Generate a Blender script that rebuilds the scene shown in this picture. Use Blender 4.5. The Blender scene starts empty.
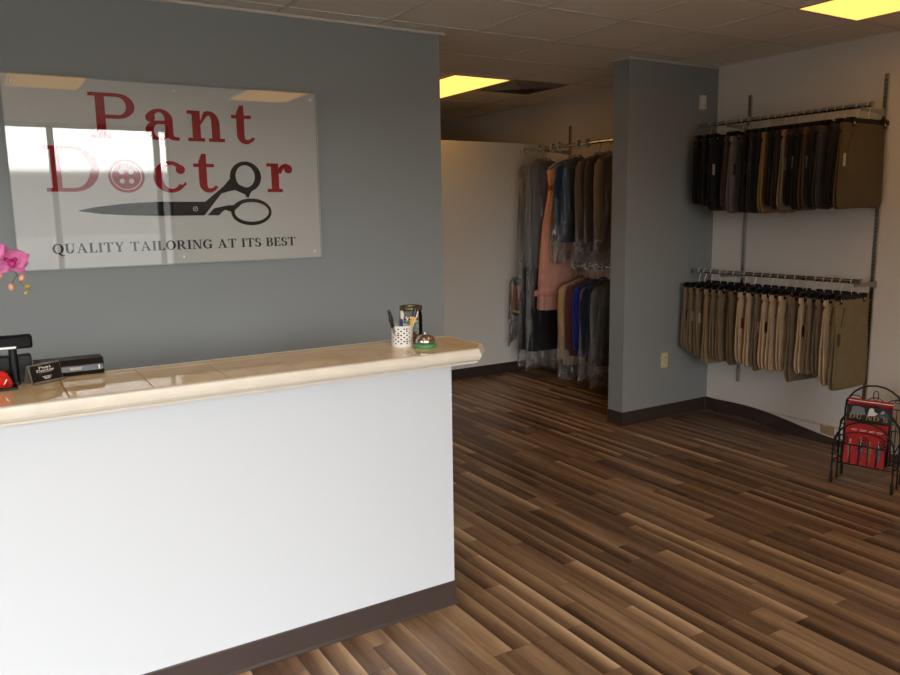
import bpy, bmesh, math, random
from mathutils import Vector, Matrix
random.seed(7)
PI = math.pi
SC = bpy.context.scene
COL = SC.collection

# ------------------------------------------------------------------ helpers
def lin(r, g, b):
    f = lambda c: (c/255/12.92) if c/255 <= .04045 else ((c/255+.055)/1.055)**2.4
    return (f(r), f(g), f(b), 1)

def new_mat(name):
    m = bpy.data.materials.new(name); m.use_nodes = True
    nt = m.node_tree
    return m, nt, nt.nodes['Principled BSDF'], nt.nodes, nt.links

def mat(name, rgb, rough=.6, metal=0., spec=.5, var=0., vscale=8., bump=0., bscale=60., coat=0., trans=0., subs=0., sheen=0.):
    m, nt, p, N, L = new_mat(name)
    c = lin(*rgb)
    p.inputs['Base Color'].default_value = c
    p.inputs['Roughness'].default_value = rough
    p.inputs['Metallic'].default_value = metal
    p.inputs['Specular IOR Level'].default_value = spec
    p.inputs['Coat Weight'].default_value = coat
    p.inputs['Coat Roughness'].default_value = .05
    if sheen:
        p.inputs['Sheen Weight'].default_value = sheen
    tc = N.new('ShaderNodeTexCoord')
    if var:
        n = N.new('ShaderNodeTexNoise'); n.inputs['Scale'].default_value = vscale; n.inputs['Detail'].default_value = 4
        L.new(tc.outputs['Object'], n.inputs['Vector'])
        r = N.new('ShaderNodeMapRange'); r.inputs['From Min'].default_value = .3; r.inputs['From Max'].default_value = .7
        r.inputs['To Min'].default_value = 1-var; r.inputs['To Max'].default_value = 1+var
        L.new(n.outputs['Fac'], r.inputs['Value'])
        mx = N.new('ShaderNodeVectorMath'); mx.operation = 'SCALE'; mx.inputs[0].default_value = c[:3]
        L.new(r.outputs['Result'], mx.inputs['Scale']); L.new(mx.outputs['Vector'], p.inputs['Base Color'])
    if bump:
        n2 = N.new('ShaderNodeTexNoise'); n2.inputs['Scale'].default_value = bscale; n2.inputs['Detail'].default_value = 3
        L.new(tc.outputs['Object'], n2.inputs['Vector'])
        b = N.new('ShaderNodeBump'); b.inputs['Strength'].default_value = bump; b.inputs['Distance'].default_value = .01
        L.new(n2.outputs['Fac'], b.inputs['Height']); L.new(b.outputs['Normal'], p.inputs['Normal'])
    return m

def clear_mat(name, tint=(1, 1, 1), ior=1.5, rough=0., bump=0., bscale=30., extra=0., milk=0., milkcol=(.8, .8, .8, 1), bdist=.03):
    """thin clear sheet: lets light through, mirrors with a Fresnel weight, optionally a little milky"""
    m = bpy.data.materials.new(name); m.use_nodes = True
    nt = m.node_tree; N = nt.nodes; L = nt.links; N.clear()
    out = N.new('ShaderNodeOutputMaterial')
    t = N.new('ShaderNodeBsdfTransparent'); t.inputs['Color'].default_value = (*tint, 1)
    g = N.new('ShaderNodeBsdfGlossy'); g.inputs['Roughness'].default_value = rough; g.inputs['Color'].default_value = (1, 1, 1, 1)
    f = N.new('ShaderNodeFresnel'); f.inputs['IOR'].default_value = ior
    mx = N.new('ShaderNodeMixShader')
    fac = f.outputs['Fac']
    if extra:
        a = N.new('ShaderNodeMath'); a.operation = 'ADD'; a.use_clamp = True; a.inputs[1].default_value = extra
        L.new(fac, a.inputs[0]); fac = a.outputs[0]
    L.new(fac, mx.inputs['Fac']); L.new(g.outputs[0], mx.inputs[2])
    src = t.outputs[0]
    if milk:
        d = N.new('ShaderNodeBsdfDiffuse'); d.inputs['Color'].default_value = milkcol
        m2 = N.new('ShaderNodeMixShader'); m2.inputs['Fac'].default_value = milk
        L.new(t.outputs[0], m2.inputs[1]); L.new(d.outputs[0], m2.inputs[2]); src = m2.outputs[0]
    L.new(src, mx.inputs[1])
    if bump:
        tc = N.new('ShaderNodeTexCoord')
        n2 = N.new('ShaderNodeTexNoise'); n2.inputs['Scale'].default_value = bscale; n2.inputs['Detail'].default_value = 2
        n2.inputs['Distortion'].default_value = 1.5
        L.new(tc.outputs['Object'], n2.inputs['Vector'])
        b = N.new('ShaderNodeBump'); b.inputs['Strength'].default_value = bump; b.inputs['Distance'].default_value = bdist
        L.new(n2.outputs['Fac'], b.inputs['Height']); L.new(b.outputs['Normal'], g.inputs['Normal'])
    L.new(mx.outputs[0], out.inputs['Surface'])
    return m

def emit_mat(name, rgb, s):
    m = bpy.data.materials.new(name); m.use_nodes = True
    nt = m.node_tree; N = nt.nodes; N.clear()
    o = N.new('ShaderNodeOutputMaterial'); e = N.new('ShaderNodeEmission')
    e.inputs['Color'].default_value = (*rgb, 1); e.inputs['Strength'].default_value = s
    nt.links.new(e.outputs[0], o.inputs['Surface'])
    return m

def obj(name, bm, m, parent=None, smooth=False, loc=None):
    me = bpy.data.meshes.new(name)
    bmesh.ops.recalc_face_normals(bm, faces=bm.faces[:])
    bm.to_mesh(me); bm.free()
    if smooth:
        for p in me.polygons: p.use_smooth = True
    for mm in (m if isinstance(m, (list, tuple)) else [m]): me.materials.append(mm)
    o = bpy.data.objects.new(name, me); COL.objects.link(o)
    if parent: o.parent = parent
    if loc: o.location = loc
    return o

def empty(name, loc=(0, 0, 0), rz=0):
    o = bpy.data.objects.new(name, None); COL.objects.link(o)
    o.location = loc; o.rotation_euler = (0, 0, rz); o.empty_display_size = .05
    return o

def tag(o, label, cat, group=None):
    o['label'] = label; o['category'] = cat
    if group: o['group'] = group
    return o

def thing(name, label, cat, loc=(0, 0, 0), rz=0, group=None):
    return tag(empty(name, loc, rz), label, cat, group)

def struct(name, bm, m, smooth=False):
    o = obj(name, bm, m, None, smooth); o['kind'] = 'structure'; return o

def dup_tree(root):
    r = root.copy(); COL.objects.link(r)
    for ch in list(root.children):
        c = ch.copy(); COL.objects.link(c); c.parent = r
        for g in list(ch.children):
            d = g.copy(); COL.objects.link(d); d.parent = c
    return r

def B(): return bmesh.new()

def box(bm, x0, x1, y0, y1, z0, z1, bev=0., seg=2):
    v = [bm.verts.new(p) for p in ((x0,y0,z0),(x1,y0,z0),(x1,y1,z0),(x0,y1,z0),(x0,y0,z1),(x1,y0,z1),(x1,y1,z1),(x0,y1,z1))]
    fs = [bm.faces.new([v[i] for i in q]) for q in ((0,3,2,1),(4,5,6,7),(0,1,5,4),(1,2,6,5),(2,3,7,6),(3,0,4,7))]
    if bev:
        es = list({e for f in fs for e in f.edges})
        bmesh.ops.bevel(bm, geom=es, offset=bev, segments=seg, profile=.5, affect='EDGES')
    return bm

def tube(bm, pts, r, n=8, cap=True, rs=None):
    pts = [Vector(p) for p in pts]; rings = []
    up = Vector((0, 0, 1)); prev = None
    for i, p in enumerate(pts):
        d = (pts[min(i+1, len(pts)-1)]-pts[max(i-1, 0)]).normalized()
        if prev is None:
            a = d.cross(up)
            if a.length < 1e-3: a = d.cross(Vector((1, 0, 0)))
            a.normalize()
        else:
            a = prev - d*prev.dot(d)
            if a.length < 1e-4: a = d.cross(up)
            a.normalize()
        prev = a; b = d.cross(a); rr = rs[i] if rs else r
        rings.append([bm.verts.new(p+(a*math.cos(t)+b*math.sin(t))*rr) for t in (2*PI*k/n for k in range(n))])
    for i in range(len(rings)-1):
        for k in range(n):
            bm.faces.new((rings[i][k], rings[i][(k+1) % n], rings[i+1][(k+1) % n], rings[i+1][k]))
    if cap:
        bm.faces.new(rings[0][::-1]); bm.faces.new(rings[-1])
    return bm

def lathe(bm, prof, c=(0, 0, 0), n=24, axis='z'):
    rings = []
    for r, h in prof:
        ring = []
        for k in range(n):
            t = 2*PI*k/n
            a, b = max(r, 1e-5)*math.cos(t), max(r, 1e-5)*math.sin(t)
            p = {'z': (a, b, h), 'y': (a, h, b), 'x': (h, a, b)}[axis]
            ring.append(bm.verts.new((p[0]+c[0], p[1]+c[1], p[2]+c[2])))
        rings.append(ring)
    for i in range(len(rings)-1):
        for k in range(n):
            bm.faces.new((rings[i][k], rings[i][(k+1) % n], rings[i+1][(k+1) % n], rings[i+1][k]))
    bm.faces.new(rings[0][::-1]); bm.faces.new(rings[-1])
    return bm

def extrude_poly(bm, pts, off):
    """pts: 3D polygon, extruded by vector off"""
    a = [bm.verts.new(p) for p in pts]; b = [bm.verts.new(Vector(p)+Vector(off)) for p in pts]
    n = len(pts)
    bm.faces.new(a); bm.faces.new(b[::-1])
    for i in range(n): bm.faces.new((a[i], b[i], b[(i+1) % n], a[(i+1) % n]))
    return bm

def sweep(bm, prof, path, closed=False):
    """prof: list of (out, z) ; path: list of (x,y); outward is to the right of travel; mitred corners"""
    P = [Vector((x, y)) for x, y in path]; rings = []
    for i, p in enumerate(P):
        d0 = (P[i]-P[i-1]).normalized() if i > 0 else None
        d1 = (P[i+1]-P[i]).normalized() if i < len(P)-1 else None
        d0 = d0 or d1; d1 = d1 or d0
        n0 = Vector((d0.y, -d0.x)); n1 = Vector((d1.y, -d1.x))
        nn = (n0+n1).normalized(); k = 1/max(.3, nn.dot(n0))
        rings.append([bm.verts.new((p.x+nn.x*o*k, p.y+nn.y*o*k, z)) for o, z in prof])
    m = len(prof)
    for i in range(len(rings)-1):
        for k in range(m):
            bm.faces.new((rings[i][k], rings[i][(k+1) % m], rings[i+1][(k+1) % m], rings[i+1][k]))
    bm.faces.new(rings[0]); bm.faces.new(rings[-1][::-1])
    return bm

ORD = ['first','second','third','fourth','fifth','sixth','seventh','eighth','ninth','tenth','eleventh','twelfth','thirteenth',
       'fourteenth','fifteenth','sixteenth','seventeenth','eighteenth','nineteenth','twentieth']

# ------------------------------------------------------------------ camera (solved from the vanishing points)
F = 776.9; yaw, pit, rol = 0.548040883, 0.159519956, -0.0152602654
H = 1.6
fw = Vector((math.sin(yaw)*math.cos(pit), math.cos(yaw)*math.cos(pit), -math.sin(pit)))
rt = Vector((math.cos(yaw), -math.sin(yaw), 0)); up = rt.cross(fw)
r2 = rt*math.cos(rol)+up*math.sin(rol); u2 = -rt*math.sin(rol)+up*math.cos(rol)
cd = bpy.data.cameras.new('camera'); cam = bpy.data.objects.new('camera', cd); COL.objects.link(cam)
cam.matrix_world = Matrix(((r2.x, u2.x, -fw.x, 0), (r2.y, u2.y, -fw.y, 0), (r2.z, u2.z, -fw.z, H), (0, 0, 0, 1)))
cd.sensor_fit = 'HORIZONTAL'; cd.sensor_width = 36; cd.lens = F/900*36; cd.clip_start = .05; cd.clip_end = 300
SC.camera = cam

# ------------------------------------------------------------------ materials
GREY = mat('grey_wall_paint', (146, 150, 150), .55, bump=.06, bscale=180, spec=.35)
WHITE_WALL = mat('pale_wall_paint', (228, 221, 213), .65, bump=.08, bscale=150, spec=.3)
PART_WALL = mat('partition_paint', (232, 230, 223), .6, bump=.06, bscale=150, spec=.3)
COUNTER_W = mat('white_counter_paint', (201, 204, 208), .5, bump=.05, bscale=160, spec=.35)
BASE = mat('dark_brown_vinyl', (62, 50, 46), .42, spec=.45)
CHROME = mat('chrome', (205, 203, 198), .18, 1)
POLISHED = mat('polished_standoff', (236, 234, 228), .3, .4)
STEEL = mat('brushed_steel', (170, 168, 163), .33, 1)
BLACK = mat('black_plastic', (17, 16, 16), .4, spec=.25)
BLACKG = mat('black_gloss', (11, 10, 10), .45, spec=.12)
IRON = mat('black_wrought_iron', (26, 22, 20), .45, .3)
WHITE_PL = mat('white_plastic', (225, 222, 214), .4)
CREAM = mat('cream_plastic', (216, 204, 160), .4)
TBAR = mat('ceiling_grid_paint', (214, 208, 198), .5)
EDGE = mat('whitewashed_wood', (217, 208, 192), .42, var=.05, vscale=14)
PLATE_RED = mat('red_vinyl', (172, 20, 28), .5, spec=.2)
INK = mat('black_vinyl', (14, 13, 12), .5, spec=.2)
PANEL_W = mat('satin_white_panel', (228, 225, 219), .5, spec=.2)
DIFF = emit_mat('lit_diffuser', (1.0, .50, .105), 1.85)
GLASS = clear_mat('window_glass', (.96, .97, .97), 1.5)
ACRYL = clear_mat('clear_acrylic', (.97, .97, .965), 1.5, extra=.006)
FILM = clear_mat('garment_film', (.965, .965, .96), 1.42, .08, .4, 40, .08, .055, (.85, .85, .84, 1), .03)
JAR = clear_mat('jar_glass', (.93, .945, .93), 1.45, 0)

def floor_material():
    m, nt, p, N, L = new_mat('wood_strip_floor')
    tc = N.new('ShaderNodeTexCoord'); sx = N.new('ShaderNodeSeparateXYZ'); L.new(tc.outputs['Object'], sx.inputs[0])
    def M(op, a, b=None, c=None):
        n = N.new('ShaderNodeMath'); n.operation = op
        for i, v in enumerate((a, b, c)):
            if v is None: continue
            if isinstance(v, (int, float)): n.inputs[i].default_value = v
            else: L.new(v, n.inputs[i])
        return n.outputs[0]
    W = .0862
    u = M('DIVIDE', M('SUBTRACT', sx.outputs['X'], 1.738), W)
    row = M('FLOOR', u); fu = M('FRACT', u)
    wn = N.new('ShaderNodeTexWhiteNoise'); wn.noise_dimensions = '1D'; L.new(row, wn.inputs['W'])
    board = M('FLOOR', M('DIVIDE', row, 3))
    wb = N.new('ShaderNodeTexWhiteNoise'); wb.noise_dimensions = '1D'; L.new(M('ADD', board, 71.3), wb.inputs['W'])
    LEN = .74
    v = M('ADD', M('DIVIDE', M('SUBTRACT', sx.outputs['Y'], 2.152), LEN), M('MULTIPLY', M('FLOOR', M('MULTIPLY', wn.outputs['Value'], 5)), .2))
    cell = M('FLOOR', v); fv = M('FRACT', v)
    cmb = N.new('ShaderNodeCombineXYZ'); L.new(row, cmb.inputs[0]); L.new(cell, cmb.inputs[1])
    wc = N.new('ShaderNodeTexWhiteNoise'); wc.noise_dimensions = '2D'; L.new(cmb.outputs[0], wc.inputs['Vector'])
    sc = N.new('ShaderNodeSeparateXYZ'); L.new(wc.outputs['Color'], sc.inputs[0])
    # grain: noise stretched along the strip, shifted per strip
    gv = N.new('ShaderNodeCombineXYZ')
    L.new(M('MULTIPLY', sx.outputs['X'], 17), gv.inputs[0]); L.new(M('ADD', M('MULTIPLY', sx.outputs['Y'], 1.1), M('MULTIPLY', sc.outputs[0], 40)), gv.inputs[1]); L.new(M('MULTIPLY', sc.outputs[1], 20), gv.inputs[2])
    g1 = N.new('ShaderNodeTexNoise'); g1.inputs['Scale'].default_value = 1.; g1.inputs['Detail'].default_value = 3; g1.inputs['Distortion'].default_value = .35
    L.new(gv.outputs[0], g1.inputs['Vector'])
    gv2 = N.new('ShaderNodeCombineXYZ')
    L.new(M('MULTIPLY', sx.outputs['X'], 170), gv2.inputs[0]); L.new(M('ADD', M('MULTIPLY', sx.outputs['Y'], 7), M('MULTIPLY', sc.outputs[1], 40)), gv2.inputs[1])
    g2 = N.new('ShaderNodeTexNoise'); g2.inputs['Scale'].default_value = 1.; g2.inputs['Detail'].default_value = 2
    L.new(gv2.outputs[0], g2.inputs['Vector'])
    # darker towards one long edge of the strip, as printed
    grad = M('MULTIPLY', M('SUBTRACT', fu, .5), M('SUBTRACT', M('MULTIPLY', sc.outputs[2], .85), .06))
    t = M('ADD', M('ADD', M('MULTIPLY', M('SUBTRACT', sc.outputs[0], .5), .42), M('MULTIPLY', M('SUBTRACT', g1.outputs['Fac'], .5), .72)), M('ADD', grad, M('MULTIPLY', M('SUBTRACT', g2.outputs['Fac'], .5), .32)))
    t = M('ADD', t, .46)
    cr = N.new('ShaderNodeValToRGB'); L.new(t, cr.inputs[0])
    e = cr.color_ramp.elements
    e[0].position = 0; e[0].color = lin(67, 49, 37)
    e[1].position = 1; e[1].color = lin(210, 178, 141)
    for pos, c in ((.28, (100, 75, 56)), (.5, (133, 104, 78)), (.75, (172, 140, 107))):
        k = e.new(pos); k.color = lin(*c)
    # seams
    s1 = M('LESS_THAN', M('ABSOLUTE', M('SUBTRACT', fu, .5)), .485)
    s2 = M('LESS_THAN', M('ABSOLUTE', M('SUBTRACT', fv, .5)), .4975)
    seam = M('ADD', .72, M('MULTIPLY', M('MULTIPLY', s1, s2), .28))
    vs = N.new('ShaderNodeVectorMath'); vs.operation = 'SCALE'; L.new(cr.outputs[0], vs.inputs[0]); L.new(seam, vs.inputs['Scale'])
    L.new(vs.outputs[0], p.inputs['Base Color'])
    L.new(M('ADD', .30, M('MULTIPLY', g2.outputs['Fac'], .16)), p.inputs['Roughness'])
    p.inputs['Specular IOR Level'].default_value = .4
    b = N.new('ShaderNodeBump'); b.inputs['Strength'].default_value = .08; b.inputs['Distance'].default_value = .003
    L.new(seam, b.inputs['Height']); L.new(b.outputs[0], p.inputs['Normal'])
    return m
FLOOR = floor_material()

def ceiling_material():
    m, nt, p, N, L = new_mat('acoustic_tile')
    p.inputs['Roughness'].default_value = .85; p.inputs['Specular IOR Level'].default_value = .2
    tc = N.new('ShaderNodeTexCoord')
    n = N.new('ShaderNodeTexNoise'); n.inputs['Scale'].default_value = 160; n.inputs['Detail'].default_value = 3
    L.new(tc.outputs['Object'], n.inputs['Vector'])
    cr = N.new('ShaderNodeValToRGB'); L.new(n.outputs['Fac'], cr.inputs[0])
    cr.color_ramp.elements[0].position = .35; cr.color_ramp.elements[0].color = lin(222, 215, 203)
    cr.color_ramp.elements[1].position = .55; cr.color_ramp.elements[1].color = lin(243, 236, 224)
    L.new(cr.outputs[0], p.inputs['Base Color'])
    b = N.new('ShaderNodeBump'); b.inputs['Strength'].default_value = .15; b.inputs['Distance'].default_value = .005
    L.new(n.outputs['Fac'], b.inputs['Height']); L.new(b.outputs[0], p.inputs['Normal'])
    return m
CEIL = ceiling_material()

def tile_material():
    m, nt, p, N, L = new_mat('beige_glazed_tile')
    tc = N.new('ShaderNodeTexCoord')
    n = N.new('ShaderNodeTexNoise'); n.inputs['Scale'].default_value = 7; n.inputs['Detail'].default_value = 5; n.inputs['Distortion'].default_value = .8
    L.new(tc.outputs['Object'], n.inputs['Vector'])
    cr = N.new('ShaderNodeValToRGB'); L.new(n.outputs['Fac'], cr.inputs[0])
    cr.color_ramp.elements[0].position = .3; cr.color_ramp.elements[0].color = lin(232, 200, 150)
    cr.color_ramp.elements[1].position = .7; cr.color_ramp.elements[1].color = lin(244, 219, 176)
    L.new(cr.outputs[0], p.inputs['Base Color'])
    p.inputs['Roughness'].default_value = .035; p.inputs['IOR'].default_value = 1.7; p.inputs['Specular IOR Level'].default_value = .5
    return m
TILE = tile_material()
GROUT = mat('tan_grout', (178, 140, 98), .7)

# ------------------------------------------------------------------ room shell
RX = 4.957; SY = 4.152; CZ = 2.656; LX = -3.5; FY = -1.3; RY = 8.5; PY = 6.265
struct('floor', box(B(), LX, RX+.12, FY-.15, RY+.12, -.06, 0), FLOOR)
struct('ceiling', box(B(), LX, RX+.12, FY-.15, RY+.12, CZ, CZ+.05), CEIL)
bm = B()
gx = [3.27+.592*k for k in range(-11, 3)]
gy = [2.78+.622*k for k in range(-7, 10)]
gy = [1.53-.622*k for k in range(4, 0, -1)] + [1.53+.622*k for k in range(0, 12)]
for x in gx:
    if LX < x < RX-.03: box(bm, x-.011, x+.011, FY, RY, CZ-.004, CZ+.004)
for y in gy:
    if FY < y < RY: box(bm, LX, RX, y-.011, y+.011, CZ-.0046, CZ+.0034)
struct('trim_1', bm, TBAR)           # suspended ceiling grid
bm = B()                              # wall angle under the tiles
box(bm, LX, 2.515, SY-.022, SY, CZ-.018, CZ-.0045); box(bm, 2.49, 2.515, SY, SY+.14, CZ-.018, CZ-.0045)
box(bm, 4.005, 4.03, SY-.022, 4.32, CZ-.018, CZ-.0045); box(bm, 4.03, RX-.02, SY-.022, SY, CZ-.018, CZ-.0045)
struct('trim_2', bm, TBAR)
struct('wall_back', box(B(), LX, 2.49, SY, SY+.115, 0, CZ), GREY)
struct('wall_stub', box(B(), 4.032, RX, SY, 4.303, 0, CZ), GREY)
wr = struct('wall_right', box(B(), RX, RX+.12, FY, RY, 0, CZ), WHITE_WALL)
bm = B(); box(bm, LX-.12, LX, 2.3, RY, 0, CZ); box(bm, LX-.12, LX, FY-.12, 2.3, 0, .12); box(bm, LX-.12, LX, FY-.12, 2.3, 2.15, CZ)
struct('wall_left', bm, GREY)
struct('wall_rear', box(B(), LX, RX, RY, RY+.12, 0, CZ), WHITE_WALL)
struct('wall_partition', box(B(), 1.2, RX, PY, PY+.11, 0, 2.256, .004), PART_WALL)
# storefront behind the camera: low sill, header, pier on the right, glass between mullions
WX1 = 2.07; WT = 2.62; WB = .12
bm = B(); box(bm, LX, WX1, FY-.12, FY, 0, WB); box(bm, LX, WX1, FY-.12, FY, WT, CZ); box(bm, WX1, RX, FY-.12, FY, 0, CZ)
struct('wall_front', bm, WHITE_WALL)
bm = B()
mull = [LX+.03, -2.40, -1.32, -.24, .84, 1.93]
for x in mull: box(bm, x-.03, x+.03, FY-.10, FY-.03, WB, WT)
box(bm, WX1-.03, WX1, FY-.10, FY-.03, WB, WT)
box(bm, LX, WX1, FY-.10, FY-.03, WB, WB+.05); box(bm, LX, WX1, FY-.10, FY-.03, WT-.05, WT)
struct('window_1', bm, mat('bronze_frame', (70, 62, 56), .4, .6))
bm = B()  # side windows out of view, added for more light from the left
for y in (-1.27, -.1, 1.1, 2.27): box(bm, LX-.10, LX-.03, y-.03, y+.03, .12, 2.15)
box(bm, LX-.10, LX-.03, FY, 2.3, .12, .17); box(bm, LX-.10, LX-.03, FY, 2.3, 2.10, 2.15)
struct('window_fill_frame', bm, bpy.data.materials['bronze_frame'])
struct('window_fill_glass', box(B(), LX-.07, LX-.064, FY+.06, 2.24, .17, 2.10), GLASS)
struct('window_2', box(B(), LX+.06, WX1-.03, FY-.07, FY-.064, WB+.05, WT-.05), GLASS)
struct('floor_outside', box(B(), LX-6, 14, -8, 14, -.2, -.08), mat('concrete', (158, 155, 150), .9, var=.15, vscale=3))
struct('floor_parking', box(B(), -60, 60, -80, 60, -.3, -.201), mat('asphalt', (84, 83, 82), .9, var=.2, vscale=2))
bm = B(); box(bm, -20, 20, FY-1.7, FY-.16, 3.05, 3.25)
struct('ceiling_canopy', bm, WHITE_WALL)

# cove bases
COVE = [(0, 0), (.011, 0), (.011, .004), (.005, .012), (.004, .098), (.002, .1016), (0, .1016)]
def cove(name, path): return struct(name, sweep(B(), COVE, path), BASE)
cove('baseboard_partition', [(1.2, PY), (RX, PY)])
cove('baseboard_back', [(LX, SY), (2.49, SY), (2.49, SY+.115)])
cove('baseboard_stub', [(4.032, 4.303), (4.032, SY), (RX-.02, SY)])
cove('baseboard_rear', [(RX, PY), (RX, 4.303)])
# the right wall's base strip has come unglued: its top slides down the wall while its foot kicks out
bm = B(); rows = []
for k in range(33):
    y = 4.15-1.75*k/32
    s = max(0, min(1, (3.78-y)/.85)); s = s*s*(3-2*s)
    zt = .1016*(1-s)+.012*s
    bulge = .02*math.exp(-((y-4.05)/.10)**2)
    foot = RX-math.sqrt(max(0, .1016**2-zt**2))-bulge
    top = RX-.003-bulge*.9
    rows.append([(top, y, zt), (foot, y, .001)])
vr = [[bm.verts.new(p) for p in r] + [bm.verts.new((p[0]-.004, p[1], p[2]+.003)) for p in r] for r in rows]
for a, b in zip(vr, vr[1:]):
    for q in ((0, 1), (1, 3), (3, 2), (2, 0)):
        bm.faces.new((a[q[0]], a[q[1]], b[q[1]], b[q[0]]))
struct('baseboard_right', bm, BASE)
cove('baseboard_front', [(RX, 2.4), (RX, FY)])
# torn paper patch and old glue line left on the drywall
bm = B()
extrude_poly(bm, [(RX-.001, y, z) for y, z in ((3.15, .035), (3.155, .098), (3.12, .09), (3.09, .10), (3.05, .094), (3.045, .03))], (-.0012, 0, 0))
obj('torn_patch', bm, mat('torn_paper', (176, 146, 112), .9, var=.2, vscale=40), wr)
bm = B(); extrude_poly(bm, [(RX-.0005, y, z) for y, z in ((3.62, .1), (3.3, .103), (2.9, .104), (2.9, .088), (3.3, .085), (3.55, .094))], (-.0006, 0, 0))
obj('glue_line', bm, mat('old_glue', (206, 196, 178), .8, var=.15, vscale=60), wr)

# ------------------------------------------------------------------ ceiling lights and vent
FRAME = mat('light_frame', (205, 196, 180), .5)
def ceiling_light(x0, x1, y0, y1, label):
    t = thing('ceiling_light', label, 'ceiling light', ((x0+x1)/2, (y0+y1)/2, CZ), group='fluorescent ceiling lights')
    w, d = (x1-x0)/2, (y1-y0)/2
    bm = B()
    for s in (-1, 1):
        box(bm, s*w-.018 if s > 0 else -w, w if s > 0 else -w+.018, -d, d, -.012, -.0047)
        box(bm, -w+.018, w-.018, d-.018 if s > 0 else -d, d if s > 0 else -d+.018, -.012, -.0047)
    obj('frame', bm, FRAME, t)
    obj('diffuser', box(B(), -w+.018, w-.018, -d+.018, d-.018, -.009, -.0048), DIFF, t)
ceiling_light(3.872, 4.443, 1.545, 2.765, 'lit yellow ceiling light panel above the trousers rack on the right')
ceiling_light(3.29, 3.853, 5.27, 6.49, 'lit yellow ceiling light panel at the back beside the air vent')
ceiling_light(2.10, 2.665, .93, 2.15, 'lit ceiling light panel mirrored at the top right of the sign')
ceiling_light(1.514, 2.077, 5.27, 6.49, 'added fill light panel above the partition, hidden behind the sign wall')  # unseen panel, put in to brighten the back area
ceiling_light(.325, .889, .93, 2.15, 'lit ceiling light panel mirrored at the top left of the sign')
t = thing('air_vent', 'square dark louvred air vent in ceiling beside the back light', 'air vent', (4.157, 5.572, CZ))
bm = B()
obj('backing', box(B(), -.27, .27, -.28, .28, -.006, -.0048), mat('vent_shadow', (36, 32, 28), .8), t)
for i in range(5):
    o_, i_ = .285-.055*i, .285-.055*i-.030
    bm = B()
    z0, z1 = (-.016, -.006)
    ring = [[(s*o_, q*o_*1.02, z1) for s, q in ((-1,-1),(1,-1),(1,1),(-1,1))], [(s*i_, q*i_*1.02, z0-.010*(i > 0)) for s, q in ((-1,-1),(1,-1),(1,1),(-1,1))]]
    va = [bm.verts.new(p) for p in ring[0]]; vb = [bm.verts.new(p) for p in ring[1]]
    vc = [bm.verts.new((p[0], p[1], p[2]+.003)) for p in ring[0]]; vd = [bm.verts.new((p[0], p[1], p[2]+.003)) for p in ring[1]]
    for k in range(4):
        j = (k+1) % 4
        bm.faces.new((va[k], va[j], vb[j], vb[k])); bm.faces.new((vc[k], vd[k], vd[j], vc[j]))
        bm.faces.new((va[k], vc[k], vc[j], va[j])); bm.faces.new((vb[k], vb[j], vd[j], vd[k]))
    obj('frame' if i == 0 else 'louvre', bm, mat('vent_paint', (140, 131, 118), .5) if i == 0 else bpy.data.materials['vent_paint'], t)

# ------------------------------------------------------------------ wall fittings
t = thing('wall_sensor', 'small white plastic sensor box high on the grey wall stub', 'sensor', (4.777, SY, 2.385))
obj('cover', box(B(), -.026, .026, -.026, 0, -.05, .05, .004), WHITE_PL, t)
obj('lens', lathe(B(), [(.008, -.029), (.008, -.024)], (0, 0, -.025), 12, 'y'), mat('sensor_lens', (170, 168, 160), .3), t)
t = thing('power_outlet', 'cream double power outlet low on the grey wall stub', 'power outlet', (4.459, SY, .455))
obj('cover_plate', box(B(), -.035, .035, -.006, 0, -.058, .058, .003), CREAM, t)
for s in (-1, 1):
    r = obj('socket', lathe(B(), [(.016, -.0085), (.016, -.004)], (0, 0, .02*s), 16, 'y'), CREAM, t)
    bm = B(); box(bm, -.007, -.005, -.0092, -.008, .02*s-.004, .02*s+.006); box(bm, .005, .007, -.0092, -.008, .02*s-.004, .02*s+.006)
    obj('slots', bm, BLACK, r)
obj('screw', lathe(B(), [(.003, -.0075), (.003, -.005)], (0, 0, 0), 10, 'y'), STEEL, t)

# ------------------------------------------------------------------ reception counter
t = thing('reception_counter', 'white painted half-height reception counter wall with dark brown base', 'counter', (1.571, 2.565, 0))
obj('body', box(B(), -4.2, 0, 0, .24, 0, 1.014, .002, 1), COUNTER_W, t)
obj('baseboard', sweep(B(), COVE, [(-4.2, 0), (0, 0), (0, .24)]), BASE, t)
CT0, CT1 = 1.016, 1.072
t = thing('countertop', 'beige glazed tile countertop with whitewashed moulded edge', 'countertop', (0, 0, CT0))
YF, YB, XR = 2.512, 2.888, 1.722
outline = [(-2.6, YF), (1.655, YF), (XR, 2.592), (XR, 2.826), (1.655, YB), (-2.6, YB)]
bm = B(); extrude_poly(bm, [(x, y, 0) for x, y in outline], (0, 0, CT1-CT0-.002)); obj('substrate', bm, GROUT, t)
bm = B(); g = .0022
xs = [1.166+.2395*k for k in range(-16, 3)]
def clipped(x0, x1, y0, y1):
    from mathutils import geometry
    return [(x0, y0), (x1, y0), (x1, y1), (x0, y1)]
for a, b in zip([-2.6]+xs, xs+[XR]):
    for y0, y1 in ((YF, 2.825), (2.825, YB)):
        x0, x1 = a+g, b-g
        if x1-x0 < .02: continue
        if x1 > 1.65:
            if y0 < 2.6: pts = [(x0, y0+g), (1.655, y0+g), (XR, 2.592), (XR, y1-g), (x0, y1-g)]
            else: pts = [(x0, y0+g), (XR, y0+g), (1.655, y1), (x0, y1)]
        else: pts = [(x0, y0+g), (x1, y0+g), (x1, y1-g*(y1 < 2.85)), (x0, y1-g*(y1 < 2.85))]
        extrude_poly(bm, [(x, y, CT1-CT0-.0025) for x, y in pts], (0, 0, .0025))
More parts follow.
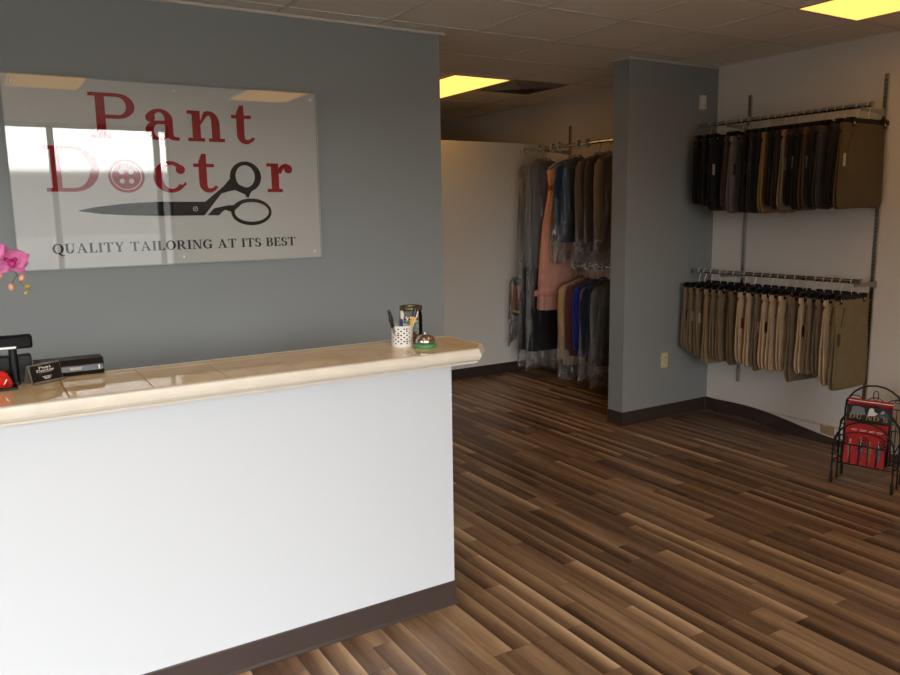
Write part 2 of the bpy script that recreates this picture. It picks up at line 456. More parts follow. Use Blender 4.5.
obj('tiles', bm, TILE, t)
prof = [(0, -.002), (.002, -.002), (.004, .006), (.013, .012), (.019, .022), (.02, .032), (.016, .040), (.014, .046), (.013, .053), (.006, .0565), (0, .0565)]
edge_path = [(-2.6, YF), (1.655, YF), (XR, 2.592), (XR, 2.826), (1.655, YB), (-2.6, YB)]
obj('edge_moulding', sweep(B(), prof, edge_path), EDGE, t)

# ------------------------------------------------------------------ flat lettering
class Glyphs:
    """polygons in the (x,z) plane"""
    def __init__(s): s.p = []; s.k = []; s.n = 0
    def poly(s, pts, same=False):
        if not same: s.n += 1
        s.p.append(list(pts)); s.k.append(s.n)
    def rect(s, x0, z0, x1, z1): s.poly([(x0, z0), (x1, z0), (x1, z1), (x0, z1)])
    def ring(s, cx, cz, ro, zo, ri, zi, a0=0, a1=360, n=28, dx=0, dz=0):
        m = max(3, int(n*abs(a1-a0)/360))
        for k in range(m):
            q = []
            for t_, o in ((k, 1), (k+1, 1), (k+1, 0), (k, 0)):
                a = math.radians(a0+(a1-a0)*t_/m)
                q.append((cx+ro*math.cos(a), cz+zo*math.sin(a)) if o else (cx+dx+ri*math.cos(a), cz+dz+zi*math.sin(a)))
            s.poly(q, k > 0)
    def disc(s, cx, cz, r, rz=None, n=28):
        rz = rz or r
        s.poly([(cx+r*math.cos(2*PI*k/n), cz+rz*math.sin(2*PI*k/n)) for k in range(n)])
    def stroke(s, pts, w):
        for (a, b, wa, wb) in ((pts[i], pts[i+1], w[i], w[i+1]) for i in range(len(pts)-1)):
            d = Vector((b[0]-a[0], b[1]-a[1])).normalized(); n = Vector((-d.y, d.x))
            s.poly([(a[0]+n.x*wa/2, a[1]+n.y*wa/2), (b[0]+n.x*wb/2, b[1]+n.y*wb/2), (b[0]-n.x*wb/2, b[1]-n.y*wb/2), (a[0]-n.x*wa/2, a[1]-n.y*wa/2)])
    def build(s, bm, fn, off):
        u = Vector(off).normalized()*4e-5      # each stroke lies a hair deeper, so overlapping strokes never share a plane
        for i, pts in enumerate(s.p):
            extrude_poly(bm, [Vector(fn(x, z))+u*(s.k[i] if i < len(s.k) else 0) for x, z in pts], off)

# big red slab-serif letters, each drawn in metres with its baseline at 0
SW, TH = .041, .017
def L_P(g, x, b):
    g.rect(x, b, x+.100, b+TH); g.rect(x, b+.212-TH, x+.13, b+.212); g.rect(x+.030, b, x+.030+SW, b+.212)
    g.rect(x+.06, b+.093, x+.13, b+.093+TH*1.1)
    g.ring(x+.127, b+.1525, .079, .0595, .040, .0425, -90, 90, 40)
def L_a(g, x, b):
    g.disc(x+.026, b+.108, .0225)
    g.ring(x+.068, b+.098, .064, .053, .026, .036, 0, 165, 40)
    g.rect(x+.093, b+.028, x+.132, b+.1)
    g.ring(x+.060, b+.046, .060, .048, .024, .032, 75, 345, 40, dx=.004)
    g.poly([(x+.06, b+.094), (x+.094, b+.094), (x+.094, b+.078), (x+.06, b+.077)])
    g.ring(x+.142, b+.034, .049, .034, .010, .017, 180, 275, 24)
    g.rect(x+.142, b, x+.160, b+TH)
def L_n(g, x, b):
    g.rect(x, b+.134, x+.045, b+.134+TH); g.rect(x+.024, b, x+.024+SW, b+.151)
    g.rect(x, b, x+.084, b+TH); g.rect(x+.104, b, x+.186, b+TH)
    g.rect(x+.121, b, x+.121+SW, b+.09)
    g.ring(x+.108, b+.09, .054, .062, .013, .040, 0, 120, 32); g.poly([(x+.065, b+.10), (x+.082, b+.142), (x+.103, b+.132), (x+.065, b+.08)])
def L_t(g, x, b):
    g.rect(x, b+.132-TH/2+.002, x+.104, b+.132+TH/2+.002)
    g.poly([(x+.026, b+.128), (x+.026, b+.150), (x+.044, b+.192), (x+.066, b+.192), (x+.066, b+.128)])
    g.rect(x+.026, b+.045, x+.066, b+.13)
    g.ring(x+.074, b+.045, .048, .049, .009, .026, 180, 292, 30)
    g.poly([(x+.082, b-.003), (x+.106, b+.008), (x+.122, b+.026), (x+.108, b+.033), (x+.094, b+.022), (x+.078, b+.018)])
def L_D(g, x, b):
    g.rect(x, b, x+.13, b+TH); g.rect(x, b+.212-TH, x+.13, b+.212); g.rect(x+.026, b, x+.026+SW, b+.212)
    g.ring(x+.118, b+.106, .114, .106, .074, .089, -90, 90, 48)
def L_c(g, x, b):
    g.ring(x+.082, b+.075, .082, .078, .044, .059, 35, 325, 44, dx=.006)
    g.disc(x+.133, b+.112, .0225); g.poly([(x+.148, b+.030), (x+.160, b+.038), (x+.156, b+.052), (x+.126, b+.024)])
def L_o(g, x, b):
    g.ring(x+.082, b+.075, .082, .078, .044, .059, 0, 360, 44)
def L_r(g, x, b):
    g.rect(x, b+.134, x+.05, b+.134+TH); g.rect(x+.024, b, x+.024+SW, b+.151); g.rect(x, b, x+.084, b+TH)
    g.disc(x+.120, b+.122, .0225); g.ring(x+.108, b+.085, .054, .066, .030, .044, 80, 165, 24)

# bold roman capitals for the tagline: cap height 1
ST, TN, SF = .19, .075, .062
def cap(ch):
    g = Glyphs(); w = 0
    if ch == 'I': g.rect(.10, 0, .10+ST, 1); g.rect(0, 0, .39, SF); g.rect(0, 1-SF, .39, 1); w = .39
    elif ch == 'T':
        g.rect(.305, 0, .305+ST, 1); g.rect(.2, 0, .6, SF); g.rect(0, 1-SF, .8, 1)
        g.poly([(0, 1), (0, .74), (.04, .74), (.13, .94)]); g.poly([(.8, 1), (.67, .94), (.76, .74), (.8, .74)]); w = .8
    elif ch == 'L':
        g.rect(.09, 0, .09+ST, 1); g.rect(0, 0, .66, SF); g.rect(0, 1-SF, .38, 1); g.poly([(.66, 0), (.68, .28), (.64, .28), (.5, .05)]); w = .68
    elif ch == 'E':
        g.rect(.09, 0, .09+ST, 1); g.rect(0, 0, .66, SF); g.rect(0, 1-SF, .64, 1); g.rect(.2, .47, .5, .47+SF)
        g.poly([(.66, 0), (.69, .27), (.65, .27), (.5, .05)]); g.poly([(.64, 1), (.5, .95), (.61, .76), (.64, .76)]); g.rect(.47, .38, .51, .62); w = .69
    elif ch == 'A':
        g.stroke([(.44, 1), (.15, .03)], [TN, TN]); g.poly([(.35, 1), (.50, 1), (.86, .03), (.64, .03)]); g.rect(.22, .31, .66, .31+SF)
        g.rect(0, 0, .3, SF); g.rect(.56, 0, .95, SF); w = .95
    elif ch == 'U':
        g.rect(.09, .3, .09+ST, 1); g.rect(0, 1-SF, .38, 1); g.rect(.66, .3, .66+TN, 1); g.rect(.54, 1-SF, .86, 1)
        g.ring(.4125, .33, .3225, .35, .13, .26, 180, 360, 30, dx=.0); g.ring(.46, .33, .275, .35, .2, .26, 270, 360, 30); w = .86
    elif ch == 'Y':
        g.poly([(.08, .97), (.3, .97), (.53, .45), (.36, .45)]); g.stroke([(.73, .98), (.46, .45)], [TN, TN]); g.rect(.345, 0, .345+ST, .5)
        g.rect(.22, 0, .66, SF); g.rect(0, 1-SF, .4, 1); g.rect(.58, 1-SF, .88, 1); w = .88
    elif ch in 'OQ':
        g.ring(.45, .5, .45, .52, .25, .44, 0, 360, 36)
        if ch == 'Q': g.poly([(.38, .05), (.56, .1), (.75, -.12), (1.0, -.2), (.95, -.27), (.68, -.25), (.5, -.08)])
        w = .9
    elif ch == 'R':
        g.rect(.09, 0, .09+ST, 1); g.rect(0, 0, .37, SF); g.rect(0, 1-SF, .45, 1); g.rect(.2, .45, .45, .45+SF)
        g.ring(.42, .725, .31, .275, .11, .21, -90, 90, 30); g.poly([(.36, .49), (.56, .49), (.85, .03), (.9, 0), (.68, 0)]); g.rect(.66, 0, .92, SF); w = .9
    elif ch == 'N':
        g.rect(.11, 0, .11+TN, 1); g.rect(.74, 0, .74+TN, 1); g.poly([(.1, 1), (.3, 1), (.81, 0), (.64, 0)])
        g.rect(0, 0, .31, SF); g.rect(0, 1-SF, .28, 1); g.rect(.62, 1-SF, .93, 1); w = .93
    elif ch == 'G':
        g.ring(.45, .5, .45, .52, .25, .44, 50, 330, 36); g.rect(.63, .05, .63+ST, .45); g.rect(.54, .42, .9, .42+SF)
        g.poly([(.72, .9), (.79, .98), (.8, .68), (.75, .68), (.62, .84)]); w = .9
    elif ch == 'S':
        g.ring(.31, .745, .28, .275, .10, .19, 60, 270, 30); g.ring(.33, .275, .30, .295, .10, .2, -120, 90, 30)
        g.poly([(.31, .47), (.31, .56), (.36, .56), (.36, .47)]); g.poly([(.44, .9), (.55, .98), (.57, .68), (.52, .68)]); g.poly([(.04, 0), (.04, .32), (.09, .32), (.2, .06)]); w = .63
    elif ch == 'B':
        g.rect(.09, 0, .09+ST, 1); g.rect(0, 0, .45, SF); g.rect(0, 1-SF, .43, 1); g.rect(.2, .49, .45, .49+SF)
        g.ring(.40, .765, .28, .235, .09, .175, -90, 90, 28); g.ring(.42, .275, .32, .275, .12, .215, -90, 90, 28); w = .74
    elif ch == 'D':
        g.rect(.09, 0, .09+ST, 1); g.rect(0, 0, .42, SF); g.rect(0, 1-SF, .42, 1); g.ring(.4, .5, .45, .5, .25, .44, -90, 90, 32); w = .85
    elif ch == 'P':
        g.rect(.09, 0, .09+ST, 1); g.rect(0, 0, .4, SF); g.rect(0, 1-SF, .45, 1); g.rect(.2, .42, .45, .42+SF); g.ring(.42, .71, .32, .29, .12, .23, -90, 90, 30); w = .75
    else: w = .34
    return g, w
def cap_line(text, gap=.07):
    out = []; x = 0
    for ch in text:
        g, w = cap(ch); out += [[(x+a, b) for a, b in p] for p in g.p]; x += w+gap
    return out, x-gap

# ------------------------------------------------------------------ the wall sign
sign = thing('wall_sign', 'large clear acrylic shop sign with red letters and black scissors on grey wall', 'sign', (0, SY, 0))
SX0, SX1, SZ0, SZ1 = .182, 1.678, 1.362, 2.249
YS = -.026
obj('backing_panel', box(B(), SX0+.002, SX1-.002, YS-.001, YS+.004, SZ0+.002, SZ1-.002), PANEL_W, sign)
obj('acrylic_sheet', box(B(), SX0, SX1, YS-.009, YS-.004, SZ0, SZ1), ACRYL, sign)
bm = B()
for a in ((SX0-.0015, SX0, SZ0, SZ1), (SX1, SX1+.0025, SZ0, SZ1), (SX0, SX1, SZ0-.0015, SZ0), (SX0, SX1, SZ1, SZ1+.001)):
    box(bm, a[0], a[1], YS-.009, YS-.001, a[2], a[3])
obj('polished_edge', bm, mat('polished_acrylic_edge', (226, 226, 220), .25), sign)
for fn_, x, z_, nm in ((L_P, .536, 1.976, 'P'), (L_a, .785, 1.976, 'a'), (L_n, .987, 1.976, 'n'), (L_t, 1.211, 1.973, 't'), (L_D, .328, 1.724, 'D'), (L_c, .805, 1.7225, 'c'), (L_t, 1.003, 1.723, 't'), (L_r, 1.386, 1.723, 'r')):
    g = Glyphs(); fn_(g, x, z_)
    bm = B(); g.build(bm, lambda x, z: (x, YS-.0035, z), (0, .002, 0)); o = obj('red_letter', bm, PLATE_RED, sign); o['label'] = f'red slab-serif letter {nm}'
g = Glyphs(); g.ring(.681, 1.80, .084, .081, .0705, .068); g.ring(.681, 1.80, .066, .0635, .001, .001)
bm = B(); g.build(bm, lambda x, z: (x, YS-.0033, z), (0, .002, 0)); bt = obj('button_emblem', bm, PLATE_RED, sign)
g = Glyphs(); g.ring(.681, 1.80, .0707, .0682, .0658, .0633)
for sx in (-1, 1):
    for sz in (-1, 1): g.disc(.681+.021*sx, 1.797+.022*sz, .0125, n=14)
bm = B(); g.build(bm, lambda x, z: (x, YS-.0036, z), (0, .0004, 0)); obj('button_holes', bm, PANEL_W, bt)
g = Glyphs()
g.poly([(.449, 1.634), (.52, 1.650), (.66, 1.667), (.83, 1.6755), (1.052, 1.6735), (1.10, 1.712), (1.15, 1.752), (1.185, 1.79), (1.20, 1.80), (1.215, 1.735), (1.18, 1.727), (1.142, 1.716), (1.052, 1.6045), (.83, 1.605), (.66, 1.611), (.55, 1.6185)])
g.ring(1.27, 1.802, .083, .079, .0515, .0575, 0, 360, 48, dx=-.002, dz=.002)
g.poly([(1.187, 1.80), (1.20, 1.755), (1.21, 1.733), (1.235, 1.722), (1.262, 1.71), (1.270, 1.694), (1.280, 1.694), (1.288, 1.712), (1.30, 1.728), (1.325, 1.76), (1.27, 1.745), (1.235, 1.76)])
g.poly([(1.06, 1.6045), (1.118, 1.6035), (1.14, 1.624), (1.155, 1.633), (1.172, 1.631), (1.186, 1.62), (1.2, 1.655), (1.17, 1.655), (1.095, 1.64)])
g.ring(1.292, 1.619, .109, .0705, .0925, .0515, 0, 360, 48, dx=.002)
g.poly([(1.095, 1.636), (1.19, 1.652), (1.27, 1.687), (1.24, 1.66), (1.205, 1.63), (1.185, 1.62), (1.15, 1.632)])
bm = B(); g.build(bm, lambda x, z: (x, YS-.0033, z), (0, .002, 0)); scis = obj('scissors_emblem', bm, INK, sign); scis['label'] = 'black tailor scissors emblem, one handle forming the last o'
g = Glyphs(); g.stroke([(1.045, 1.602), (1.142, 1.716)], [.005, .006]); g.ring(1.0, 1.638, .0125, .0125, .0095, .0095); g.stroke([(.993, 1.632), (1.007, 1.645)], [.003, .003])
bm = B(); g.build(bm, lambda x, z: (x, YS-.0036, z), (0, .0004, 0)); obj('scissors_detail', bm, PANEL_W, scis)
polys, tw = cap_line('QUALITY TAILORING AT ITS BEST', .09)
k = (1.528-.327)/tw; x0 = .327
for wd in ('QUALITY', 'TAILORING', 'AT', 'ITS', 'BEST'):
    polys, w_ = cap_line(wd, .09)
    g = Glyphs(); g.p = [[(x0+x*k, 1.4345+z*.046) for x, z in p] for p in polys]
    bm = B(); g.build(bm, lambda x, z: (x, YS-.0034, z), (0, .002, 0)); o = obj('tagline_word', bm, INK, sign); o['label'] = f'black serif word {wd.title()}'
    x0 += (w_+.09+.34+.09)*k
for x, z in ((.222, 2.215), (.93, 2.216), (1.643, 2.213), (.213, 1.399), (.928, 1.396), (1.637, 1.397)):
    obj('standoff', lathe(B(), [(.006, 0), (.006, YS-.009), (.0095, YS-.0095), (.0095, YS-.013), (.0075, YS-.015)][::-1], (x, 0, z), 16, 'y'), POLISHED, sign, True)

# ------------------------------------------------------------------ things on the counter
Z = CT1
def perforated_cup():
    t = thing('pen_cup', 'white perforated metal pen cup full of pens beside the glass jar', 'pen cup', (1.449, 2.745, Z))
    R, h = .043, .084
    bm = B(); nx, nz = 22, 8
    # lattice wall: alternate cells keep or lose a diamond hole
    def P(i, z, r=R): a = 2*PI*i/nx; return (r*math.cos(a), r*math.sin(a), z)
    z0, z1 = .010, .076
    for i in range(nx):
        for j in range(nz):
            za, zb = z0+(z1-z0)*j/nz, z0+(z1-z0)*(j+1)/nz; zm = (za+zb)/2
            c = [P(i, za), P(i+1, za), P(i+1, zb), P(i, zb)]
            d = [P(i+.5, za+.0003), P(i+.95, zm), P(i+.5, zb-.0003), P(i+.05, zm)]
            if (i+j) % 2 == 0 or (i % 3 == 1 and j % 3 == 1):
                cv = [bm.verts.new(p) for p in c]; dv = [bm.verts.new(p) for p in d]
                bm.faces.new((cv[0], cv[1], dv[1], dv[0])); bm.faces.new((cv[1], cv[2], dv[2], dv[1]))
                bm.faces.new((cv[2], cv[3], dv[3], dv[2])); bm.faces.new((cv[3], cv[0], dv[0], dv[3]))
            else: bm.faces.new([bm.verts.new(p) for p in c])
    bmesh.ops.remove_doubles(bm, verts=bm.verts[:], dist=1e-5)
    o = obj('lattice_wall', bm, WHITE_PL, t); md = o.modifiers.new('s', 'SOLIDIFY'); md.thickness = .0014; md.offset = -1
    for za, zb in ((0, .010), (.076, h)):
        bm = B(); rr = [[bm.verts.new((r*math.cos(2*PI*k/32), r*math.sin(2*PI*k/32), z)) for k in range(32)] for r, z in ((R-.0018, za), (R+.0006, za), (R+.0006, zb), (R-.0018, zb))]
        for q in range(4):
            for k in range(32): bm.faces.new((rr[q][k], rr[q][(k+1) % 32], rr[(q+1) % 4][(k+1) % 32], rr[(q+1) % 4][k]))
        obj('rim', bm, WHITE_PL, t)
    obj('bottom', lathe(B(), [(R-.002, .001), (R-.002, .003)], n=32), BLACK, t)
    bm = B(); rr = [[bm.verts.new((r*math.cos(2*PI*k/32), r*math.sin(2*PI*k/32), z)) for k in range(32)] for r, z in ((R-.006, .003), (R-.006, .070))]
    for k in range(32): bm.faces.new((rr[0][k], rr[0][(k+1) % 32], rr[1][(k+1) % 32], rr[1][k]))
    obj('inner_shade', bm, mat('cup_shade', (46, 44, 42), .7), t, True)  # dark cylinder stands in for the shade inside, so the holes read dark
perforated_cup()
def pen(dx, dy, lean, az, L, body, tip, label, tipfrac=.35, r=.0055):
    t = thing('pen', label, 'pen', (1.449+dx, 2.745+dy, Z+.0045))
    t.rotation_euler = (0, lean, az)
    k = L*(1-tipfrac)
    obj('barrel', lathe(B(), [(r*.5, 0), (r, .008), (r, k)], n=12), body, t, False)
    obj('cap', lathe(B(), [(r*1.1, k), (r*1.15, L-.006), (r*.8, L)], n=12), tip, t, False)
    bm = B(); box(bm, r*1.0, r*1.5, -.0012, .0012, k+.002, L-.012); obj('clip', bm, tip, t)
PB = mat('pen_blue', (38, 44, 120), .3); PK = mat('pen_black', (30, 32, 40), .3); PYL = mat('pen_yellow', (228, 160, 36), .35); PW = mat('pen_white', (224, 214, 196), .35); PN = mat('pen_navy', (58, 62, 86), .35); PG = mat('pen_grey', (120, 116, 108), .4)
rad = math.radians
pen(-.012, .006, rad(-17), 0, .150, PN, PK, 'navy and black pen leaning left in the white pen cup')
pen(-.020, -.008, rad(-20), rad(8), .122, PG, PK, 'short grey pen with black cap, leftmost in pen cup')
pen(-.006, -.020, rad(-6), rad(30), .108, PW, PB, 'white pen with blue cap low in pen cup', .28, .006)
pen(.002, .004, rad(1), 0, .136, PW, PW, 'pale cream stick pen standing upright in pen cup', .2, .006)
pen(.006, -.012, rad(20), 0, .158, PYL, PK, 'yellow marker with black cap leaning right in pen cup', .26, .0075)
pen(.016, .002, rad(23), rad(-10), .142, PW, PW, 'white slim pen leaning far right in pen cup', .2, .0048)
pen(-.002, .018, rad(-2), rad(90), .142, PG, PG, 'thin grey pencil at back of pen cup', .1, .0038)

t = thing('glass_jar', 'clear glass jar with olive metal rim holding candies behind pen cup', 'jar', (1.545, 2.842, Z))
bm = B(); n = 32
profo = [(.001, 0), (.040, 0), (.046, .006), (.047, .02), (.047, .105), (.043, .120), (.040, .126), (.040, .138)]
profi = [(.0372, .138), (.0372, .126), (.040, .119), (.0442, .105), (.0442, .02), (.043, .009), (.038, .005), (.001, .005)]
rr = [[bm.verts.new((r*math.cos(2*PI*k/n), r*math.sin(2*PI*k/n), z)) for k in range(n)] for r, z in profo+profi]
for a, b in zip(rr, rr[1:]):
    for k in range(n): bm.faces.new((a[k], a[(k+1) % n], b[(k+1) % n], b[k]))
obj('glass', bm, JAR, t, True)
bm = B(); rr = [[bm.verts.new((r*math.cos(2*PI*k/n), r*math.sin(2*PI*k/n), z)) for k in range(n)] for r, z in ((.0405, .128), (.047, .128), (.049, .134), (.048, .143), (.043, .146), (.040, .144))]
for i in range(6):
    for k in range(n): bm.faces.new((rr[i][k], rr[i][(k+1) % n], rr[(i+1) % 6][(k+1) % n], rr[(i+1) % 6][k]))
obj('rim', bm, mat('olive_metal', (112, 104, 78), .35, .8), t, True)
cols = [('red', mat('candy_red', (196, 60, 52), .3)), ('mint green', mat('candy_green', (150, 204, 168), .3)), ('white', mat('candy_white', (226, 218, 206), .3)), ('brown', mat('candy_brown', (120, 82, 56), .3))]
protos = {}
rnd = random.Random(3); lvl = 0; ci = 0
for lvl in range(5):
    for q in range(5):
        a = q*2*PI/5+lvl*.6; rr_ = .029
        cn, cm = cols[ci % 4]; ci += 1
        if ci % 4 == 0 and lvl == 4: pass
        if cn not in protos:
            bm = B(); bmesh.ops.create_icosphere(bm, subdivisions=2, radius=.0105)
            for v in bm.verts: v.co.z *= .75
            o = obj('candy', bm, cm, None, True)
            bm = B(); lathe(bm, [(.0015, .0085), (.006, .015)], n=8, axis='x'); lathe(bm, [(.006, -.015), (.0015, -.0085)], n=8, axis='x'); obj('wrapper_ends', bm, cm, o)
            protos[cn] = o
        else: o = dup_tree(protos[cn])
        o.location = (1.545+rr_*math.cos(a), 2.842+rr_*math.sin(a), Z+.0135+.0172*lvl); o.rotation_euler = (0, 0, a+PI/2)
        tag(o, f'small {cn} wrapped candy inside the glass jar', 'candy', f'{cn} candies in the jar')

t = thing('service_bell', 'chrome service bell on green base near the counter corner', 'bell', (1.507, 2.660, Z))
obj('base', lathe(B(), [(.043, 0), (.046, .004), (.045, .011), (.038, .015), (.034, .017)], n=32), mat('green_enamel', (84, 142, 96), .3), t, True)
obj('dome', lathe(B(), [(.037, .018), (.0385, .021), (.0375, .029), (.033, .039), (.024, .047), (.012, .051), (.004, .052)], n=32), CHROME, t, True)
obj('button', lathe(B(), [(.0035, .052), (.0035, .060), (.0025, .062)], n=12), CHROME, t)

# left end: customer display, low black box, card holder, red packet
t = thing('customer_display', 'black customer display head on a short post at left edge of counter', 'display', (.03, 2.83, Z))
bm = B(); box(bm, -.13, .11, -.018, .022, .117, .160, .007); obj('head', bm, BLACKG, t)
obj('head_label', box(B(), -.05, .062, -.0195, -.0175, .120, .127), mat('silver_print', (190, 188, 184), .25, .6), t)
obj('post', lathe(B(), [(.013, .01), (.012, .12)], (.052, 0, 0), 16), BLACK, t)
obj('base', box(B(), -.10, .066, -.012, .032, 0, .012, .003), BLACK, t)
obj('printer_block', box(B(), -.13, .105, .036, .075, 0, .088, .004), BLACK, t)
t = thing('low_box', 'long low black plastic box with glossy front at back of counter', 'box', (.25, 2.875, Z))
bm = B(); extrude_poly(bm, [(-.108, y, z) for y, z in ((-.004, 0), (-.012, .018), (-.008, .036), (.006, .054), (.080, .054), (.080, 0))], (.210, 0, 0)); obj('case', bm, BLACK, t)
obj('gloss_strip', box(B(), -.03, .096, -.0145, -.0095, .016, .034), mat('smoke_gloss', (64, 66, 68), .15), t)
obj('label_sticker', box(B(), -.005, .03, -.0155, -.0143, .021, .031), mat('grey_label', (150, 146, 140), .5), t)
obj('indicator', box(B(), .084, .088, -.0155, -.0143, .018, .033), mat('pale_mark', (190, 188, 180), .4), t)

t = thing('card_holder', 'steel tent card holder with black card reading Pant Doctor', 'card holder', (.172, 2.812, Z), math.atan2(.06, .10))
hw = .056; hz = .062; dp = .035
ACR2 = mat('brushed_pewter', (150, 146, 138), .35, .7)
bm = B()
extrude_poly(bm, [(-hw, -.004, 0), (-hw, 0, 0), (-hw, dp*.5, hz), (-hw, dp*.5-.004, hz)], (2*hw, 0, 0))
extrude_poly(bm, [(-hw, dp, 0), (-hw, dp+.003, 0), (-hw, dp*.5+.003, hz), (-hw, dp*.5-.001, hz-.002)], (2*hw, 0, 0))
box(bm, -hw, hw, -.014, .002, 0, .004); box(bm, -hw, hw, -.014, -.011, 0, .009)
obj('stand', bm, ACR2, t)
def cf(x, s, off=0.):     # point on the leaning card: s = height along it
    k = s/hz
    return (x, -.004+k*(dp*.5)-off, s)
bm = B(); extrude_poly(bm, [cf(-hw+.004, .004, .0002), cf(hw-.002, .004, .0002), cf(hw-.002, .058, .0002), cf(-hw+.004, .058, .0002)], (0, -.001, 0)); card = obj('card', bm, mat('black_card', (20, 18, 18), .4), t)
g = Glyphs(); s = .062
for fn, x in ((L_P, .30), (L_a, .52), (L_n, .70), (L_t, .92)): fn(g, x, .26)
for fn, x in ((L_D, .14), (L_o, .40), (L_c, .58), (L_t, .75), (L_o, .88), (L_r, 1.05)): fn(g, x, 0)
g.rect(.3, -.075, 1.0, -.055)
gp = [[((x-.67)*.060, .0365+z*.036) for x, z in p] for p in g.p]
g2 = Glyphs(); g2.p = gp; g2.rect(-.016, .020, .016, .0215); g2.rect(-.013, .0165, .013, .018); g2.rect(-.010, .013, .010, .0145)
bm = B(); g2.build(bm, lambda x, z: cf(x, z, .0013), (0, -.0004, 0)); obj('card_print', bm, mat('white_print', (222, 218, 210), .5), card)

t = thing('candy_packet', 'red crinkled packet with white print on black tray at left edge', 'packet', (.022, 2.768, Z))
obj('tray', box(B(), -.10, .062, -.030, .040, 0, .009, .003), BLACK, t)
bm = B(); extrude_poly(bm, [(x, -.022+.02*0, z) for x, z in ((-.09, .009), (.046, .009), (.050, .020), (.036, .052), (.022, .060), (-.09, .056))], (0, .05, 0))
bmesh.ops.bevel(bm, geom=bm.edges[:], offset=.003, segments=2, affect='EDGES')
obj('packet_body', bm, mat('red_foil', (206, 42, 36), .3, 0, bump=.5, bscale=60), t, True)
g = Glyphs(); g.stroke([(-.02, .048), (.012, .050)], [.006, .004]); g.stroke([(-.015, .037), (.006, .038)], [.005, .006]); g.stroke([(-.02, .025), (.008, .024)], [.004, .006]); g.stroke([(.025, .02), (.034, .036)], [.003, .003])
bm = B(); g.build(bm, lambda x, z: (x, -.0225, z), (0, -.0006, 0)); obj('packet_print', bm, bpy.data.materials['white_print'], t)

# orchid: stem arches in from a pot just left of the frame
t = thing('orchid', 'pink orchid in pot, its spray arching in at the left edge', 'plant', (-.14, 2.70, Z))
obj('pot', lathe(B(), [(.045, 0), (.05, .004), (.062, .11), (.066, .115), (.066, .125), (.058, .125), (.055, .105)], n=28), mat('white_ceramic', (226, 224, 218), .2), t, True)
STEM = mat('orchid_stem', (104, 116, 58), .5); PINK = mat('orchid_pink', (206, 108, 162), .5, var=.12, vscale=60, sheen=.2); DPINK = mat('orchid_lip', (176, 34, 112), .4); BUD = mat('orchid_bud', (214, 152, 126), .5, var=.2, vscale=50); GBUD = mat('green_bud', (168, 152, 72), .5)
spine = [(0, 0, .1), (.02, 0, .25), (.05, .01, .38), (.10, .015, .455), (.16, .015, .455), (.21, .01, .425), (.245, .005, .375), (.265, 0, .325), (.285, -.005, .312)]
obj('stem', tube(B(), spine, .0028, 8, rs=[.0035, .0034, .0032, .003, .0028, .0024, .002, .0016, .001]), STEM, t, True)
for az, ln in ((20, .2), (160, .22), (260, .18), (90, .2)):
    bm = B(); a = rad(az); rows = []
    for k in range(9):
        s = k/8; w = .03*math.sin(PI*(.12+.88*s)**.8)+.002; r = ln*s; z = .115+.10*math.sin(s*2.2)-.02*s
        c = Vector((math.cos(a)*r, math.sin(a)*r, z)); sd = Vector((-math.sin(a), math.cos(a), 0))
        rows.append([bm.verts.new(c-sd*w+Vector((0, 0, .006))), bm.verts.new(c), bm.verts.new(c+sd*w+Vector((0, 0, .006)))])
    for p, q in zip(rows, rows[1:]):
        bm.faces.new((p[0], p[1], q[1], q[0])); bm.faces.new((p[1], p[2], q[2], q[1]))
    o = obj('leaf', bm, mat('orchid_leaf', (62, 92, 44), .4) if 'orchid_leaf' not in bpy.data.materials else bpy.data.materials['orchid_leaf'], t, True)
    o.modifiers.new('s', 'SOLIDIFY').thickness = .003
def blossom(c, scale, face):
    bm = B()
    def petal(ang, ln, wd, cup):
        n1, n2 = 8, 6; ca, sa = math.cos(ang), math.sin(ang); grid = []
        for i in range(n1+1):
            s = i/n1; w = wd*math.sin(PI*min(1, .08+.9*s)**.85); row = []
            for j in range(n2+1):
                q = (j/n2-.5)*2; x = q*w; y = s*ln
                zz = cup*s*s-.25*abs(x)**1.5+.003*math.sin(9*s+q*5)
                row.append(bm.verts.new((x*ca-y*sa, x*sa+y*ca, zz)))
            grid.append(row)
        for i in range(n1):
            for j in range(n2): bm.faces.new((grid[i][j], grid[i][j+1], grid[i+1][j+1], grid[i+1][j]))
    petal(0, .038, .015, -.006); petal(rad(130), .038, .014, -.008); petal(rad(-130), .038, .014, -.008)
    petal(rad(72), .042, .024, .004); petal(rad(-72), .042, .024, .004)
    o = obj('blossom', bm, PINK, t, True)
    o.modifiers.new('s', 'SOLIDIFY').thickness = .0012
    o.location = c; o.scale = (scale,)*3
    d = Vector(face).normalized(); o.rotation_euler = d.to_track_quat('Z', 'Y').to_euler()
    bm = B(); 
    tube(bm, [(0, .002, .001), (0, -.004, .010), (0, -.012, .016), (0, -.02, .014)], .005, 8, rs=[.004, .007, .008, .003])
    tube(bm, [(-.002, 0, .004), (-.010, .001, .012)], .004, 8, rs=[.004, .005]); tube(bm, [(.002, 0, .004), (.010, .001, .012)], .004, 8, rs=[.004, .005])
    obj('lip', bm, DPINK, o, True)
blossom((.236, -.012, .402), 1.35, (.15, -.8, .35)); blossom((.178, -.016, .430), 1.35, (-.35, -.9, .15)); blossom((.10, 0, .462), 1.1, (.1, -1, .4))
def bud(c, r, m, tilt):
    bm = B(); bmesh.ops.create_uvsphere(bm, u_segments=12, v_segments=8, radius=r)
    for v in bm.verts: v.co.z *= 1.25; v.co.x *= .95; v.co.xy = v.co.xy*(1-.25*max(0, v.co.z/r))
    o = obj('bud', bm, m, t, True, c); o.rotation_euler = tilt
